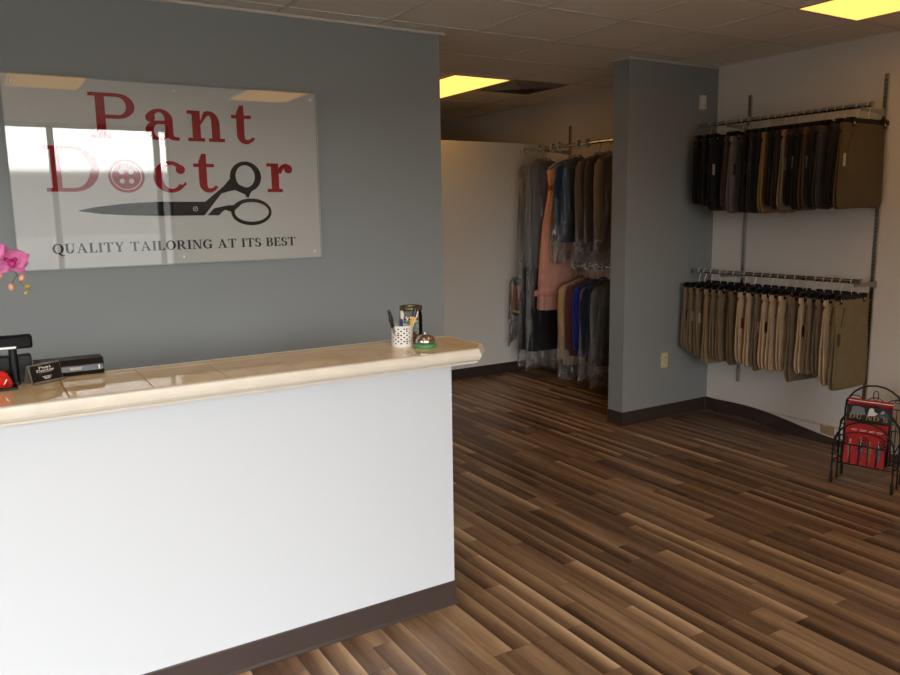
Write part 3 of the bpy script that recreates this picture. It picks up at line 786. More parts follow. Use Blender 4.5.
bud((.205, -.008, .362), .0095, BUD, (0, .3, 0)); bud((.232, -.01, .326), .0095, BUD, (0, -.2, 0)); bud((.263, -.01, .352), .0095, BUD, (0, .2, 0)); bud((.276, -.006, .325), .0075, GBUD, (0, 1.2, 0)); bud((.272, -.004, .305), .0068, GBUD, (0, 1.2, 0))
bm = B(); tube(bm, [(.225, .005, .40), (.212, 0, .372)], .0014, 6); tube(bm, [(.25, .003, .36), (.236, -.006, .338)], .0014, 6); tube(bm, [(.257, .002, .345), (.262, -.006, .348)], .0014, 6)
obj('bud_stalks', bm, STEM, t)

# ------------------------------------------------------------------ trouser rack on the right wall
XRAIL = 4.72; XB = 4.66
def standard(y, z0, z1, label):
    t = thing('wall_standard', label, 'wall standard', (RX, y, 0))
    bm = B(); box(bm, -.016, 0, -.0125, -.0095, z0, z1); box(bm, -.016, 0, .0095, .0125, z0, z1); box(bm, -.016, -.0135, -.0095, .0095, z0, z1)
    obj('channel', bm, CHROME, t)
    bm = B(); z = z0+.03
    while z < z1-.03:
        for s in (-1, 1): box(bm, -.0166, -.0158, s*.0045-.0015, s*.0045+.0015, z, z+.013)
        z += .026
    obj('slots', bm, BLACK, t)
standard(3.85, .28, 2.41, 'tall slotted chrome wall strip between trouser rails nearer the wall stub')
standard(2.85, .28, 2.41, 'tall slotted chrome wall strip at the right end of trouser rails')
standard(5.86, .25, 2.39, 'slotted chrome wall strip behind plastic covered garments')
def rail(y0, y1, z, brs, label, r=.0155, X=None):
    X = X or XRAIL; w = RX-X-.012
    t = thing('garment_rail', label, 'garment rail', (X, (y0+y1)/2, z))
    h = (y1-y0)/2; c = (y0+y1)/2
    obj('rail', lathe(B(), [(r, -h), (r, h)], n=20, axis='y'), CHROME, t)
    for s in (-1, 1): obj('end_cap', lathe(B(), [(r*1.12, -.006), (r*1.12, .006)], (0, s*h, 0), 20, 'y'), STEEL, t)
    for y in brs:
        bm = B(); extrude_poly(bm, [(x, y-c-.002, z_) for x, z_ in ((w, -.055), (w, -.010), (.02, -.018), (-.018, -.026), (-.018, -.034), (.02, -.034), (.14, -.040))], (0, .004, 0))
        extrude_poly(bm, [(x, y-c-.0045, z_) for x, z_ in ((-.02, -.005), (-.02, -.03), (.02, -.03), (.02, -.005), (.0165, -.005), (.0165, -.017), (-.0165, -.017), (-.0165, -.005))], (0, .009, 0))
        obj('bracket', bm, STEEL, t)
rail(2.80, 4.115, 2.207, (2.85, 3.85), 'upper chrome rail on right wall holding dark trousers')
rail(2.795, 4.115, 1.133, (2.823, 3.85), 'lower chrome rail on right wall holding khaki trousers')

def P2(px, py=0):    # photo column -> direction from the camera, to space the hangers as counted in the photo
    c = Vector(((px-450)/F, -(py-337.5)/F, 1)); return r2*c.x+u2*c.y+fw*c.z
def rail_y(px, py, X=None): d = P2(px, py); return (X or XRAIL)/d.x*d.y

CLOTH = {}
def cloth(name, rgb):
    if name not in CLOTH: CLOTH[name] = mat('cloth_'+name.replace(' ', '_'), rgb, .85, spec=.2, var=.10, vscale=14, bump=.25, bscale=400, sheen=.15)
    return CLOTH[name]
TAGM = [mat('size_tag_pale', (176, 168, 158), .5), mat('size_tag_dark', (48, 42, 44), .4), mat('size_tag_red', (120, 40, 46), .4)]

hang0 = None
def make_hanger():
    t = empty('trouser_hanger')
    bm = B(); box(bm, -.185, .185, -.0075, .0075, -.113, -.084, .004, 1); obj('bar', bm, BLACK, t)
    pts = [(0, 0, -.090), (0, 0, -.056), (.013, 0, -.036)]
    for k in range(13):
        q = rad(-35+k*20); pts.append((.0198*math.cos(q), 0, -.0014+.0198*math.sin(q)))
    obj('hook', tube(B(), pts, .0026, 6), POLISHED, t, True)
    for s in (-1, 1):      # two jaws either side of the waistband, joined over the bar
        bm = B()
        for q in (-1, 1): box(bm, s*.135-.014, s*.135+.014, *sorted((q*.0112, q*.0148)), -.138, -.090)
        box(bm, s*.135-.014, s*.135+.014, -.0148, .0148, -.090, -.080)
        c = obj('clip', bm, BLACK, t)
        bm = B(); box(bm, s*.135-.004, s*.135+.004, -.0162, -.0146, -.122, -.108); obj('clip_spring', bm, POLISHED, c)
    return t

def trousers_mesh(wt, wb, h, a, seed, tight):
    rn = random.Random(seed); bm = B(); nx, path = 12, []
    ph = rn.uniform(0, 6); amp = .003
    n = 12
    for k in range(n+1):
        s = k/n; path.append((-(.004+(a-.004)*min(1, s*1.4)**1.1), -s*(h-a), s))
    for k in range(1, 8):
        q = PI*k/8; path.append((-a*math.cos(q), -(h-a)-a*math.sin(q), 1))
    for k in range(n, 0, -1):
        s = k/n; path.append(((.004+(a-.004)*min(1, s*1.4)**1.1), -s*(h-a)-.012*(1-s), s))
    grid = []
    for i in range(nx+1):
        u = i/nx*2-1; row = []
        for (y, z, s) in path:
            w = wt+(wb-wt)*s
            zb = -z/h
            if zb > .9: w -= .05*((zb-.9)/.1)**2
            x = u*w/2+.006*math.sin(z*9+ph)*s
            yy = y+amp*s*math.sin(u*4+ph+z*6)
            row.append(bm.verts.new((x, yy, z+.004*math.sin(u*2.2+ph)*s)))
        grid.append(row)
    for i in range(nx):
        for j in range(len(path)-1): bm.faces.new((grid[i][j], grid[i][j+1], grid[i+1][j+1], grid[i+1][j]))
    return bm

def make_trousers(rgbname, rgb, y, ztop, wt, wb, h, a, seed, label, group, tagk, cx):
    t = thing('trousers', label, 'trousers', (cx, y, ztop), random.Random(seed).uniform(-.003, .003), group)
    m = cloth(rgbname, rgb)
    o = obj('folded_legs', trousers_mesh(wt, wb, h, a, seed, 0), m, t, True)
    md = o.modifiers.new('s', 'SOLIDIFY'); md.thickness = .0085; md.offset = 0
    md = o.modifiers.new('b', 'SUBSURF'); md.levels = 1; md.render_levels = 1
    bm = B(); box(bm, -wt/2+.002, wt/2-.002, -.0105, .0105, -.042, -.004, .003, 1); obj('waistband', bm, m, t)
    if tagk is not None:
        bm = B(); s = -h*.42; yy = -(a+.0085)
        box(bm, -wt/2+.010, -wt/2+.034, yy-.0015, yy, s-.045, s+.03); obj('size_tag', bm, TAGM[tagk], t)
    # pocket slit on the face
    bm = B(); tube(bm, [(-wt*.28, -.0125, -.05), (-wt*.36, -(.008+a*.35), -.17)], .0016, 5); obj('pocket_seam', bm, cloth('seam_shadow', (40, 33, 24)), t)

UP_PX = [707, 715, 723, 738, 744, 756, 764, 770.5, 779, 785, 789.5, 796, 803, 810, 817.5, 825.5, 832.5, 846, 858]
UP_C = ['black','black','black','brown','grey','black','charcoal','black','ochre','black','dark brown','tan','black','black','brown','black','charcoal','black','olive brown']
UPC = {'black': (30, 26, 25), 'brown': (78, 60, 46), 'grey': (112, 104, 98), 'charcoal': (56, 52, 52), 'ochre': (140, 108, 66), 'dark brown': (54, 40, 34), 'tan': (132, 112, 88), 'olive brown': (84, 69, 44)}
LO_PX = [695.5, 700.5, 707, 715.5, 722, 728.5, 739, 748, 756, 764, 771, 778, 787, 798, 806.7, 814.7, 823, 830.7, 841]
LO_C = ['tan','olive','olive','khaki brown','olive','olive','dark olive','light tan','light tan','taupe','light tan','light tan','light tan','taupe','light tan','tan','taupe','light tan','olive khaki']
LOC = {'tan': (174, 150, 118), 'olive': (126, 108, 80), 'khaki brown': (146, 122, 88), 'dark olive': (112, 94, 68), 'light tan': (194, 168, 134), 'taupe': (122, 104, 84), 'olive khaki': (134, 118, 82)}
def even(px, py, ymin, gap):
    ys = [rail_y(p, py) for p in px]
    for _ in range(200):
        for i in range(len(ys)-1):
            d = ys[i]-ys[i+1]
            if d < gap: e = (gap-d)/2; ys[i] += e; ys[i+1] -= e
        ys = [min(max(y, ymin), 4.09) for y in ys]
    return ys
for which, PXS, CS, DIC, zr, py in (('upper', UP_PX, UP_C, UPC, 2.207, 115), ('lower', LO_PX, LO_C, LOC, 1.133, 277)):
    ys = even([p_+4+8*q/len(PXS) for q, p_ in enumerate(PXS)], py, 2.818, .0535)
    N_ = len(ys)
    for i, y in enumerate(ys):
        rn = random.Random(100*i+(7 if which == 'upper' else 3))
        if hang0 is None: hang0 = make_hanger(); hg = hang0
        else: hg = dup_tree(hang0)
        dx = rn.uniform(-.0, .0)
        hg.location = (XRAIL+dx, y, zr); hg.rotation_euler = (0, 0, 0)
        pos = f'{ORD[i]} from the wall stub'
        if i == N_-1: pos = 'nearest the right end'
        tag(hg, f'black clip hanger with chrome hook on {which} rail, {pos}', 'hanger', f'trouser hangers on the {which} rail')
        last = i == N_-1
        kx = .83+.37*i/(N_-1) if which == 'upper' else .93
        for ch in hg.children:
            if not ch.name.startswith('hook'): ch.scale = (kx, 1, 1)
        if which == 'upper':
            xl = 4.555-.105*i/(N_-1); xr = 4.895
            wt, h = xr-xl, rn.uniform(.485, .515); wb = wt+(.015 if not last else .05)
            if i < 2: h -= .03
            if 4 <= i <= 8: h = .525
            cx = (xl+xr)/2
            a = rn.uniform(.0105, .0145)
        else:
            wt, wb, h = .345, .345, rn.uniform(.495, .565)
            if i < 3: h = .475+.02*i
            if i == 13: h = .575
            if last: wt, wb, h = .35, .385, .575
            cx = XRAIL+(.004 if not last else .015); a = rn.uniform(.0115, .0145)
        k = CS[i]
        lab = f'folded {k} trousers on {which} rail, {pos}'
        tg = {0: None, 1: 0, 2: None, 3: 1}[rn.randrange(4)] if not last else (0 if which == 'upper' else 1)
        if which == 'lower' and i in (7,): tg = 2
        make_trousers(k, DIC[k], y, zr-.1125, wt, wb, h, a, i+(50 if which == 'lower' else 0), lab, f'folded trousers on the {which} rail', tg, cx)

# ------------------------------------------------------------------ plastic covered garments at the back
rail(4.50, 6.24, 2.178, (4.75, 5.86), 'upper chrome rail at the back holding plastic covered garments', X=XB)
rail(4.50, 5.46, 1.112, (4.75, 5.40), 'lower chrome rail at the back holding covered jackets', X=XB)
rail(6.055, 6.24, 1.112, (6.085,), 'short lower chrome rail beside the pale partition', X=XB)
def divider(px, py, z, label, group):
    y = rail_y(px, py, XB)
    t = thing('rail_divider', label, 'rail divider', (XB, y, z), group=group)
    bm = B(); n = 24
    rr = [[bm.verts.new((r*math.cos(2*PI*k/n), yy, r*math.sin(2*PI*k/n))) for k in range(n)] for r, yy in ((.0162, -.004), (.040, -.003), (.042, 0), (.040, .003), (.0162, .004))]
    for i in range(5):
        for k in range(n): bm.faces.new((rr[i][k], rr[i][(k+1) % n], rr[(i+1) % 5][(k+1) % n], rr[(i+1) % 5][k]))
    obj('disc', bm, WHITE_PL, t, True)
    obj('size_mark', box(B(), -.010, .010, -.0046, -.0034, .022, .033), BLACK, t)
for i, px in enumerate((517.5, 524.5, 539, 553, 559.5, 579, 588)):
    divider(px, 147, 2.178, f'white round size divider on upper back rail, {ORD[i]} from the pale partition', 'size dividers on the upper back rail')
for i, px in enumerate((517.5, 574.7, 587, 596.5, 604.8)):
    divider(px, 266, 1.112, f'white round size divider on lower back rail, {ORD[i]} from the pale partition', 'size dividers on the lower back rail')

def loft(prof, n=28, folds=7, amp=.05, seed=0, capped=True):
    """prof: (z, half width x, half depth y[, x offset])"""
    rn = random.Random(seed); bm = B(); rings = []; p0 = rn.uniform(0, 6)
    for i, pr in enumerate(prof):
        z, wx, wy = pr[:3]; ox = pr[3] if len(pr) > 3 else 0
        s = i/(len(prof)-1); ring = []
        for k in range(n):
            a = 2*PI*k/n
            f = 1+amp*(.3+s)*math.sin(folds*a+p0+1.5*s)+amp*.5*math.sin((folds+4)*a-2*s+p0*2)
            ca, sa = math.cos(a), math.sin(a)
            e = .75
            ring.append(bm.verts.new((ox+wx*math.copysign(abs(ca)**e, ca)*f, wy*math.copysign(abs(sa)**e, sa)*f, z)))
        rings.append(ring)
    for p, q in zip(rings, rings[1:]):
        for k in range(n): bm.faces.new((p[k], p[(k+1) % n], q[(k+1) % n], q[k]))
    if capped: bm.faces.new(rings[0][::-1])
    bm.faces.new(rings[-1])
    return bm
def crumple(prof, seed, n=40, m=26, amp=.014):
    rn = random.Random(seed); bm = B(); rings = []
    ws = [(rn.uniform(4, 14), rn.uniform(3, 16), rn.uniform(0, 6), rn.uniform(.3, 1)) for _ in range(7)]
    def pr(s):
        x = s*(len(prof)-1); i = min(int(x), len(prof)-2); f = x-i
        return [prof[i][q]*(1-f)+prof[i+1][q]*f for q in range(3)]
    for i in range(m+1):
        s = i/m; z, wx, wy = pr(s); ring = []
        for k in range(n):
            a = 2*PI*k/n
            d = sum(w*math.sin(int(fa)*a+fz*s*2+p) for fa, fz, p, w in ws)/4*amp*(.4+s)
            ca, sa = math.cos(a), math.sin(a)
            j = rn.uniform(-.007, .007)*min(1, 3*s); d += j
            ring.append(bm.verts.new(((wx+d)*ca, (wy+d*.8)*sa, z+(.02*math.sin(3*a+seed) if i == m else 0))))
        rings.append(ring)
    for p, q in zip(rings, rings[1:]):
        for k in range(n): bm.faces.new((p[k], p[(k+1) % n], q[(k+1) % n], q[k]))
    return bm

def coat_hanger(y, z, label, m, group, hw=.19):
    t = thing('coat_hanger', label, 'hanger', (XB, y, z), group=group)
    pts = [(0, 0, -.117), (0, 0, -.06), (.014, 0, -.040)]
    for k in range(13):
        a = rad(-35+k*20); pts.append((.022*math.cos(a), 0, -.0030+.022*math.sin(a)))
    obj('hook', tube(B(), pts, .003, 8), CHROME if m is not WHITE_PL else WHITE_PL, t, True)
    obj('shoulder_bar', tube(B(), [(-hw, 0, -.197), (-hw*.6, 0, -.169), (-.03, 0, -.128), (0, 0, -.115), (.03, 0, -.128), (hw*.6, 0, -.169), (hw, 0, -.197)], .0065, 8), m, t, True)
WOODH = mat('hanger_wood', (150, 118, 80), .5)

def garment(name, cat, label, y, zr, kind, rgb, h, w=.22, d=.04, cover=None, group=None, seed=1, detail=None, rot=0, extras=True):
    t = thing(name, label, cat, (XB, y, zr), rot, group)
    m = cloth(name+str(seed), rgb)
    if kind == 'jacket':
        prof = [(-.112, .035, .02), (-.125, .06, .028), (-.150, w*.72, .034), (-.180, w, .036), (-.23, w*1.0, d), (-.36, w*.93, d), (-.52, w*.92, d*1.05), (-.112-h, w*.98, d*1.1), (-.116-h, w*.9, d*.7)]
        obj('body', loft(prof, seed=seed, amp=.04, capped=False), m, t, True)
        for s in (-1, 1):
            pr = [(-.165, .03, .028, s*(w*.93)), (-.21, .045, .034, s*(w*1.02)), (-.36, .048, .036, s*(w*1.06)), (-.54, .044, .034, s*(w*1.05)), (-.10-h*.93, .040, .03, s*(w*1.03)), (-.103-h*.93, .03, .02, s*(w*1.03))]
            obj('sleeve', loft(pr, 18, 4, .06, seed+s+5), m, t, True)
        bm = B()
        extrude_poly(bm, [(-.05, -d-.002, -.135), (-.012, -d-.004, -.40), (.0, -d-.004, -.42), (-.005, -d-.006, -.30), (-.085, -d-.004, -.26)], (0, -.004, 0))
        extrude_poly(bm, [(.05, -d-.002, -.135), (.012, -d-.004, -.40), (.0, -d-.004, -.42), (.005, -d-.006, -.30), (.085, -d-.004, -.26)], (0, -.004, 0))
        obj('lapels', bm, m, t)
    elif kind == 'dress':
        prof = [(-.20, .085, .035), (-.215, .135, .045), (-.30, .125, .05), (-.36, .105, .045), (-.40, .115, .05), (-.7, w*.85, d*1.1), (-1.0, w, d*1.4), (-.2-h, w*1.12, d*1.6), (-.204-h, w*1.0, d*1.4)]
        obj('skirt', loft(prof, 48, 11, .05, seed), m, t, True)
        bm = loft([(-.345, .112, .050), (-.350, .116, .054), (-.392, .118, .055), (-.396, .112, .05)], 40, 11, .03, seed); obj('belt', bm, cloth('belt', (160, 104, 86)), t, True)
        for s in (-1, 1): obj('strap', tube(B(), [(s*.07, 0, -.215), (s*.085, 0, -.15)], .004, 6), m, t, True)
    elif kind == 'gown':
        prof = [(-.12, .10, .03), (-.16, .165, .035), (-.25, .16, .04), (-.45, .14, .04), (-.8, w, d), (-.12-h, w*1.1, d*1.2), (-.124-h, w*1.0, d)]
        obj('body', loft(prof, 40, 9, .06, seed, False), m, t, True)
    elif kind == 'folded':
        prof = [(-.155, .14, .02), (-.165, .20, .026), (-.3, .205, .03), (-.155-h, .20, .034), (-.16-h, .18, .02)]
        obj('body', loft(prof, 30, 5, .05, seed, False), m, t, True)
    if detail: detail(t)
    if cover:
        cw, cdp, ch = cover
        o = obj('plastic_cover', crumple([(-.085, .02, .02), (-.115, .07, .035), (-.155, cw*.85, cdp*.8), (-.2, cw, cdp), (-.45, cw*1.02, cdp*1.05), (-.1-ch*.7, cw*1.05, cdp*1.15), (-.1-ch, cw*1.08, cdp*1.2)], seed+40), FILM, t)
    return t

def yl(px, X=4.43, py=200):     # where a garment's left shoulder shows in the photo -> its place along the rail
    d = P2(px, py); return X/d.x*d.y
def hem_trim(t):
    o = obj('hem_trim', loft([(-1.30, .262, .072), (-1.305, .27, .078), (-1.35, .275, .079), (-1.355, .262, .072)], 48, 11, .05, 31), cloth('lace', (208, 146, 126)), t, True)
zt, zl = 2.178, 1.112
UG = 'covered garments on the upper back rail'; LG = 'covered garments on the lower back rail'
HG1 = 'hangers on the upper back rail'; HG2 = 'hangers on the lower back rail'
def black_skirt(t):
    obj('skirt', loft([(-1.10, .165, .042), (-1.11, .175, .046), (-1.5, .195, .050), (-1.90, .215, .054), (-1.905, .19, .04)], 40, 10, .06, 77), cloth('black_skirt', (36, 34, 37)), t, True)
garment('gown', 'dress', 'silvery grey gown with black skirt in plastic next to the pale partition', 5.98, zt, 'gown', (158, 150, 138), 1.0, .16, .036, (.225, .042, 1.95), UG, 11, black_skirt)
garment('gown', 'dress', 'blue grey gown with black skirt in plastic left of the salmon dress', 5.86, zt, 'gown', (112, 116, 124), 1.0, .155, .036, (.215, .042, 1.97), UG, 12, black_skirt)
garment('salmon_dress', 'dress', 'long strapless salmon pink dress with belt hanging at back', 5.66, zt, 'dress', (230, 172, 150), 1.28, .215, .044, None, UG, 13, hem_trim)
garment('suit_jacket', 'jacket', 'dark teal blue jacket in plastic on upper back rail', 5.42, zt, 'jacket', (34, 58, 78), .74, .20, .040, (.255, .056, .93), UG, 14)
garment('suit_jacket', 'jacket', 'brown jacket in plastic right of the teal jacket', 5.13, zt, 'jacket', (104, 84, 66), .78, .20, .034, (.245, .037, .91), UG, 15)
garment('suit_jacket', 'jacket', 'dark brown jacket in plastic between two lighter brown jackets', 5.02, zt, 'jacket', (76, 60, 50), .80, .20, .034, (.245, .037, .92), UG, 16)
garment('suit_jacket', 'jacket', 'light brown jacket in plastic nearest the wall stub', 4.90, zt, 'jacket', (142, 118, 92), .78, .20, .036, (.245, .038, .91), UG, 17)
def yellow_trim(t):
    bm = B(); tube(bm, [(-.205, -.02, -.47), (-.12, -.042, -.50), (-.04, -.042, -.49)], .010, 8); obj('yellow_trim', bm, cloth('yellow', (208, 168, 46)), t)
    obj('brown_panel', loft([(-.22, .08, .028, -.12), (-.23, .092, .038, -.12), (-.46, .092, .040, -.12), (-.47, .08, .028, -.12)], 24, 5, .04, 3), cloth('rust', (150, 98, 70)), t, True)
garment('black_top', 'top', 'small black and rust top with yellow trim by the partition', 6.12, zl, 'folded', (40, 36, 38), .36, .15, .03, (.235, .042, .70), LG, 18, yellow_trim)
garment('beige_coat', 'coat', 'tan beige coat hanging on the lower back rail', 5.36, zl, 'jacket', (182, 150, 108), .78, .19, .034, (.235, .05, .90), LG, 22)
garment('maroon_jacket', 'jacket', 'dark maroon jacket between the beige coat and blue jacket', 5.255, zl, 'jacket', (88, 46, 48), .68, .19, .032, None, LG, 23)
garment('blue_jacket', 'jacket', 'royal blue jacket right of the maroon jacket', 5.165, zl, 'jacket', (30, 44, 128), .66, .19, .032, None, LG, 24)
garment('navy_jacket', 'jacket', 'dark navy jacket in front of the royal blue jacket', 5.065, zl, 'jacket', (34, 36, 56), .70, .20, .034, (.25, .046, .88), LG, 25)
garment('grey_suit', 'jacket', 'dark grey suit in crinkled plastic beside the wall stub', 4.93, zl, 'jacket', (90, 86, 82), .72, .19, .036, (.245, .056, .92), LG, 26)
for i, (y, m, nm, who) in enumerate(((5.98, WOODH, 'wooden', 'silvery grey gown'), (5.86, WOODH, 'wooden', 'blue grey gown'), (5.66, WHITE_PL, 'white', 'salmon dress'), (5.42, WHITE_PL, 'white', 'dark teal jacket'), (5.13, WOODH, 'wooden', 'brown jacket right of teal'), (5.02, WOODH, 'wooden', 'dark brown jacket'), (4.90, BLACK, 'black', 'light brown jacket by wall stub'))):
    coat_hanger(y, zt, f'{nm} coat hanger holding the {who}', m, HG1, .13)
for i, (y, m, nm, who) in enumerate(((6.12, WOODH, 'wooden', 'small black and rust top'), (5.36, WOODH, 'wooden', 'beige coat'), (5.255, BLACK, 'black', 'maroon jacket'), (5.165, BLACK, 'black', 'royal blue jacket'), (5.065, WOODH, 'wooden', 'dark navy jacket'), (4.93, BLACK, 'black', 'grey suit by wall stub'))):
    coat_hanger(y, zl, f'{nm} coat hanger holding the {who}', m, HG2, .13)

# ------------------------------------------------------------------ magazine rack
ang = math.atan2(-.306, .088)      # its long side runs towards the window, front faces the counter
rk = thing('magazine_rack', 'black wrought iron scroll magazine rack on floor by right wall', 'magazine rack', (4.18, 2.574, 0), ang)
# local: x = along the front (0..WR), y = depth towards the wall (0..DR), z up
WR, DR = .32, .20
def arch_pts(y0, y1, zt, inset=.0, z0=.0, yb=None):
    pts = []
    sh = zt-.16 if zt > .3 else zt-.1
    def Y(z): return y0+(y1-y0)*min(1, z/zt)
    for z in (z0, z0+.08, sh*.5, sh): pts.append((inset, Y(z), z))
    for k in range(1, 12):
        a = PI-PI*k/12; pts.append((WR/2+(WR/2-inset)*math.cos(a), Y(sh+(zt-sh)*math.sin(a)), sh+(zt-sh)*math.sin(a)))
    for z in (sh, sh*.5, z0+.08, z0): pts.append((WR-inset, Y(z), z))
    return pts
def spiral(cx, cz, y, r, turns, sgn, a0): 
    return [(cx+sgn*r*(1-.8*k/22)*math.cos(a0+turns*2*PI*k/22), y, cz+r*(1-.8*k/22)*math.sin(a0+turns*2*PI*k/22)) for k in range(23)]
def rack_panel(name, y0, y1, zt, zb, nb, scroll):
    bm = B(); tube(bm, arch_pts(y0, y1, zt), .0052, 8)
    Y = lambda z: y0+(y1-y0)*z/zt
    tube(bm, [(0, Y(zb), zb), (WR, Y(zb), zb)], .0036, 8)
    o = obj(name, bm, IRON, rk, True)
    zs = zt-.16 if zt > .3 else zt-.1
    bm = B()
    zr_ = zs+.02 if scroll == 'spiral' else zs+.035
    tube(bm, [(0, Y(zr_), zr_), (WR, Y(zr_), zr_)], .0032, 6)
    for k in range(1, nb): x = WR*k/nb; tube(bm, [(x, Y(zb), zb), (x, Y(zr_), zr_)], .0028, 6)
    obj('bars', bm, IRON, o, True)
    bm = B()
    if scroll == 'spiral':
        for k in range(3):
            cx = WR*(k+.5)/3; tube(bm, spiral(cx, zr_+.032, Y(zr_), .030, 1.6, 1 if k < 2 else -1, -PI/2), .0028, 6)
        tube(bm, [(x, Y(zr_), zr_+.035+.045*math.sin(PI*x/WR)) for x in [WR*q/14 for q in range(15)]], .0028, 6)
    else:
        for k in range(3):
            cx = WR*(k+.5)/3; r = WR/6
            tube(bm, [(cx+r*math.cos(PI-PI*q/12), Y(zr_), zr_+.055*math.sin(PI*q/12)) for q in range(13)], .0028, 6)
        tube(bm, [(WR/2+.014*math.cos(2*PI*q/14), Y(zr_), zr_+.065+.03*math.sin(2*PI*q/14)) for q in range(15)], .0026, 6)
        tube(bm, [(WR*.86+.012*math.cos(2*PI*q/14), Y(zr_), zr_+.048+.012*math.sin(2*PI*q/14)) for q in range(15)], .0026, 6)
    obj('scrollwork', bm, IRON, o, True)
rack_panel('panel', 0, -.0, .385, .13, 7, 'spiral')
rack_panel('panel', DR*.55, DR*.55, .46, .13, 7, 'loop')
rack_panel('panel', DR, DR*1.0, .565, .13, 7, 'loop')
bm = B()
for x in (0, WR): tube(bm, [(x, 0, .13), (x, DR, .13)], .0036, 8)
for k in range(1, 8): tube(bm, [(WR*k/8, 0, .13), (WR*k/8, DR, .13)], .0026, 6)
for x in (0, WR):
    tube(bm, [(x, 0, .24), (x, DR*.5, .27), (x, DR, .24)], .0036, 8)
    tube(bm, [(x, .06+.03*math.cos(q), .19+.03*math.sin(q)) for q in [k*PI/6 for k in range(12)]], .0028, 6)
obj('cradle', bm, IRON, rk, True)
for x in (0, WR):
    for y in (0, DR*.55, DR):
        if y == DR*.55: continue
        obj('foot', lathe(B(), [(.008, 0), (.010, .006), (.0095, .05), (.006, .075)], (x, y, 0), 12), IRON, rk, True)
# magazines lean in the rack; covers face the counter
MZ = .1336
Rz = Matrix.Rotation(ang, 4, 'Z'); base = Matrix.Translation((4.18, 2.574, 0)) @ Rz
RED_C = mat('red_cover', (172, 30, 28), .55, spec=.2); PAGE = mat('magazine_pages', (222, 208, 184), .7); DARKC = mat('dark_photo_cover', (36, 38, 40), .55, spec=.2)
def magazine(label, x0, y, w, h, coverm, lean=.10):
    t = thing('magazine', label, 'magazine')
    t.matrix_world = base @ Matrix.Translation((x0, y, MZ)) @ Matrix.Rotation(-lean, 4, 'X')
    obj('pages', box(B(), .001, w-.001, .0012, .0085, .001, h-.001), PAGE, t)
    bm = B(); box(bm, 0, w, 0, .0011, 0, h); box(bm, 0, w, .0086, .0097, 0, h); box(bm, -.0011, 0, 0, .0097, 0, h)
    obj('cover', bm, coverm, t)
    return t
def flatpolys(t, name, polys, m, parent=None, y=-.0002):
    g = Glyphs(); g.p = polys; bm = B(); g.build(bm, lambda x, z: (x, y, z), (0, -.0005, 0)); return obj(name, bm, m, parent or t)
# front: red with four dressed figures
t = magazine('red magazine with four standing figures on cover, frontmost in rack', .055, .012, .215, .243, RED_C)
SKIN = mat('printed_skin', (186, 138, 108), .4)
for i, (x, cm, hgt) in enumerate(((.030, mat('print_rust', (150, 74, 46), .4), .13), (.085, mat('print_black', (26, 22, 22), .4), .15), (.130, mat('print_brown', (116, 82, 44), .4), .13), (.180, mat('print_navy', (44, 48, 62), .4), .14))):
    g = Glyphs(); b0 = .02
    g.poly([(x-.012, b0+hgt*.72), (x-.006, b0+hgt*.80), (x+.006, b0+hgt*.80), (x+.012, b0+hgt*.72), (x+.016, b0+hgt*.42), (x+.011, b0+hgt*.42), (x+.009, b0+hgt*.62), (x+.009, b0), (x+.002, b0), (x, b0+hgt*.36), (x-.002, b0), (x-.009, b0), (x-.009, b0+hgt*.62), (x-.011, b0+hgt*.42), (x-.016, b0+hgt*.42)])
    fo = flatpolys(t, 'printed_figure', g.p, cm)
    g = Glyphs(); g.disc(x, b0+hgt*.88, .0065, .009, 14); g.rect(x-.002, b0+hgt*.78, x+.002, b0+hgt*.85); flatpolys(t, 'printed_head', g.p, SKIN, fo)
    if i in (1, 3):
        g = Glyphs(); g.poly([(x-.004, b0+hgt*.79), (x+.004, b0+hgt*.79), (x, b0+hgt*.6)]); flatpolys(t, 'printed_shirt', g.p, bpy.data.materials['white_print'], fo, -.0008)
g = Glyphs()
for x, w_ in ((.03, .03), (.072, .04), (.122, .03), (.16, .035)): g.rect(x, .200, x+w_, .2025); g.rect(x, .194, x+w_*.8, .196)
flatpolys(t, 'printed_lines', g.p, bpy.data.materials['white_print'])
# middle: dark photo with a yellow title
t = magazine('dark photo magazine with yellow title, between the two red magazines', .040, .060, .235, .330, DARKC, .08)
flatpolys(t, 'pale_figure', [[(.11, .275), (.118, .318), (.128, .324), (.14, .322), (.145, .305), (.165, .295), (.15, .282), (.13, .278)], [(.175, .3), (.19, .315), (.2, .305), (.185, .296)]], bpy.data.materials['white_print'])
flatpolys(t, 'grey_figure', [[(.02, .275), (.03, .322), (.06, .326), (.09, .318), (.1, .28), (.06, .275)]], mat('print_grey', (104, 108, 110), .4))
flatpolys(t, 'black_figure', [[(.155, .275), (.165, .298), (.19, .322), (.215, .305), (.225, .275)]], bpy.data.materials['print_black'])
tw_ = cap_line('DU ND S', .1)[1]; k = .2/tw_; x0 = .016
for wd in ('DU', 'ND', 'S'):
    pl, w_ = cap_line(wd, .1)
    flatpolys(t, 'title_letters', [[(x0+x*k, .252+z*.026) for x, z in p] for p in pl], mat('print_yellow', (170, 128, 40), .5) if wd == 'DU' else bpy.data.materials['print_yellow'], None, -.0009)
    x0 += (w_+.54)*k
t = magazine('plain red magazine, rearmost in the rack', .030, .125, .235, .355, RED_C, .06)
flatpolys(t, 'cover_band', [[(0, .340), (.235, .340), (.235, .346), (0, .346)]], bpy.data.materials['white_print'])

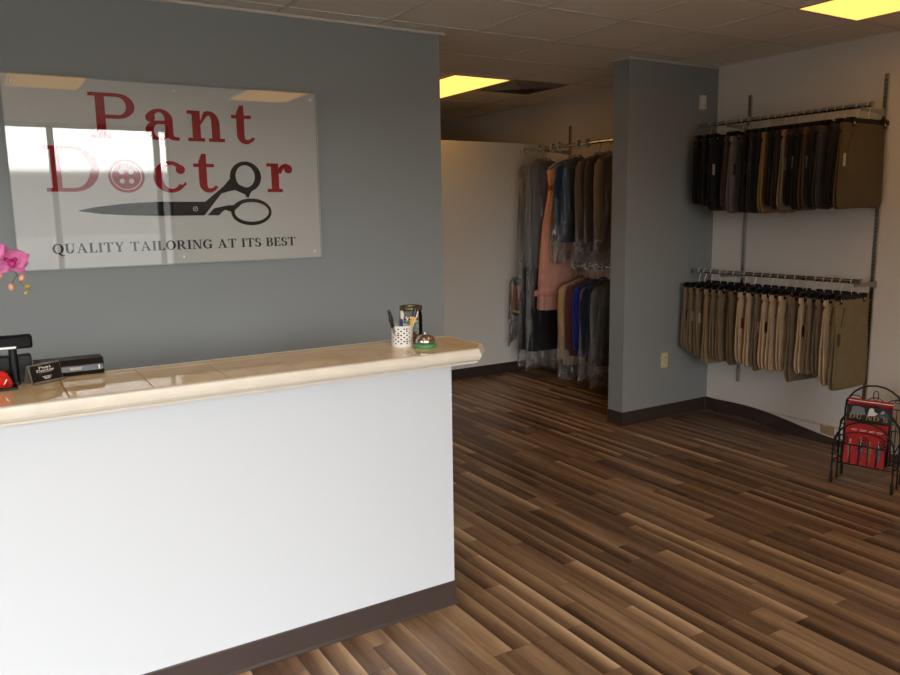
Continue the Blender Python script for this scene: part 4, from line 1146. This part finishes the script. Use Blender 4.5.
# ------------------------------------------------------------------ light: overcast sky through the storefront
w = bpy.data.worlds.new('sky'); SC.world = w; w.use_nodes = True
N = w.node_tree.nodes; L = w.node_tree.links; bg = N['Background']
tc = N.new('ShaderNodeTexCoord'); sp = N.new('ShaderNodeSeparateXYZ'); L.new(tc.outputs['Generated'], sp.inputs[0])
cr = N.new('ShaderNodeValToRGB'); L.new(sp.outputs['Z'], cr.inputs[0])
e = cr.color_ramp.elements
e[0].position = .050; e[0].color = (.12, .12, .118, 1)       # buildings and trees along the horizon
e[1].position = .056; e[1].color = (1, .985, .97, 1)
k = e.new(.6); k.color = (.93, .965, 1, 1)
L.new(cr.outputs[0], bg.inputs['Color']); bg.inputs['Strength'].default_value = 10.6
def portal(x0, x1, z0, z1):
    l = bpy.data.lights.new('window_portal', 'AREA'); l.shape = 'RECTANGLE'; l.size = x1-x0; l.size_y = z1-z0
    l.cycles.is_portal = True
    o = bpy.data.objects.new('window_portal', l); COL.objects.link(o)
    o.location = ((x0+x1)/2, FY-.02, (z0+z1)/2); o.rotation_euler = (-PI/2, 0, PI)
    o.rotation_euler = Vector((0, 1, 0)).to_track_quat('-Z', 'Z').to_euler()
portal(LX, WX1, WB, WT)
l = bpy.data.lights.new('fill_window_portal', 'AREA'); l.shape = 'RECTANGLE'; l.size = 3.5; l.size_y = 2.0; l.cycles.is_portal = True  # portal for the added side windows
o = bpy.data.objects.new('fill_window_portal', l); COL.objects.link(o)
o.location = (LX-.02, .5, 1.13); o.rotation_euler = Vector((1, 0, 0)).to_track_quat('-Z', 'Z').to_euler()

SC.view_settings.view_transform = 'Standard'; SC.view_settings.look = 'None'
SC.view_settings.gamma = 1; SC.view_settings.exposure = .2; SC.view_settings.use_curve_mapping = False
SC.cycles.use_denoising = True
SC.cycles.max_bounces = 10; SC.cycles.diffuse_bounces = 6; SC.cycles.transparent_max_bounces = 24
SC.cycles.caustics_reflective = False; SC.cycles.caustics_refractive = False
SC.cycles.sample_clamp_indirect = 6
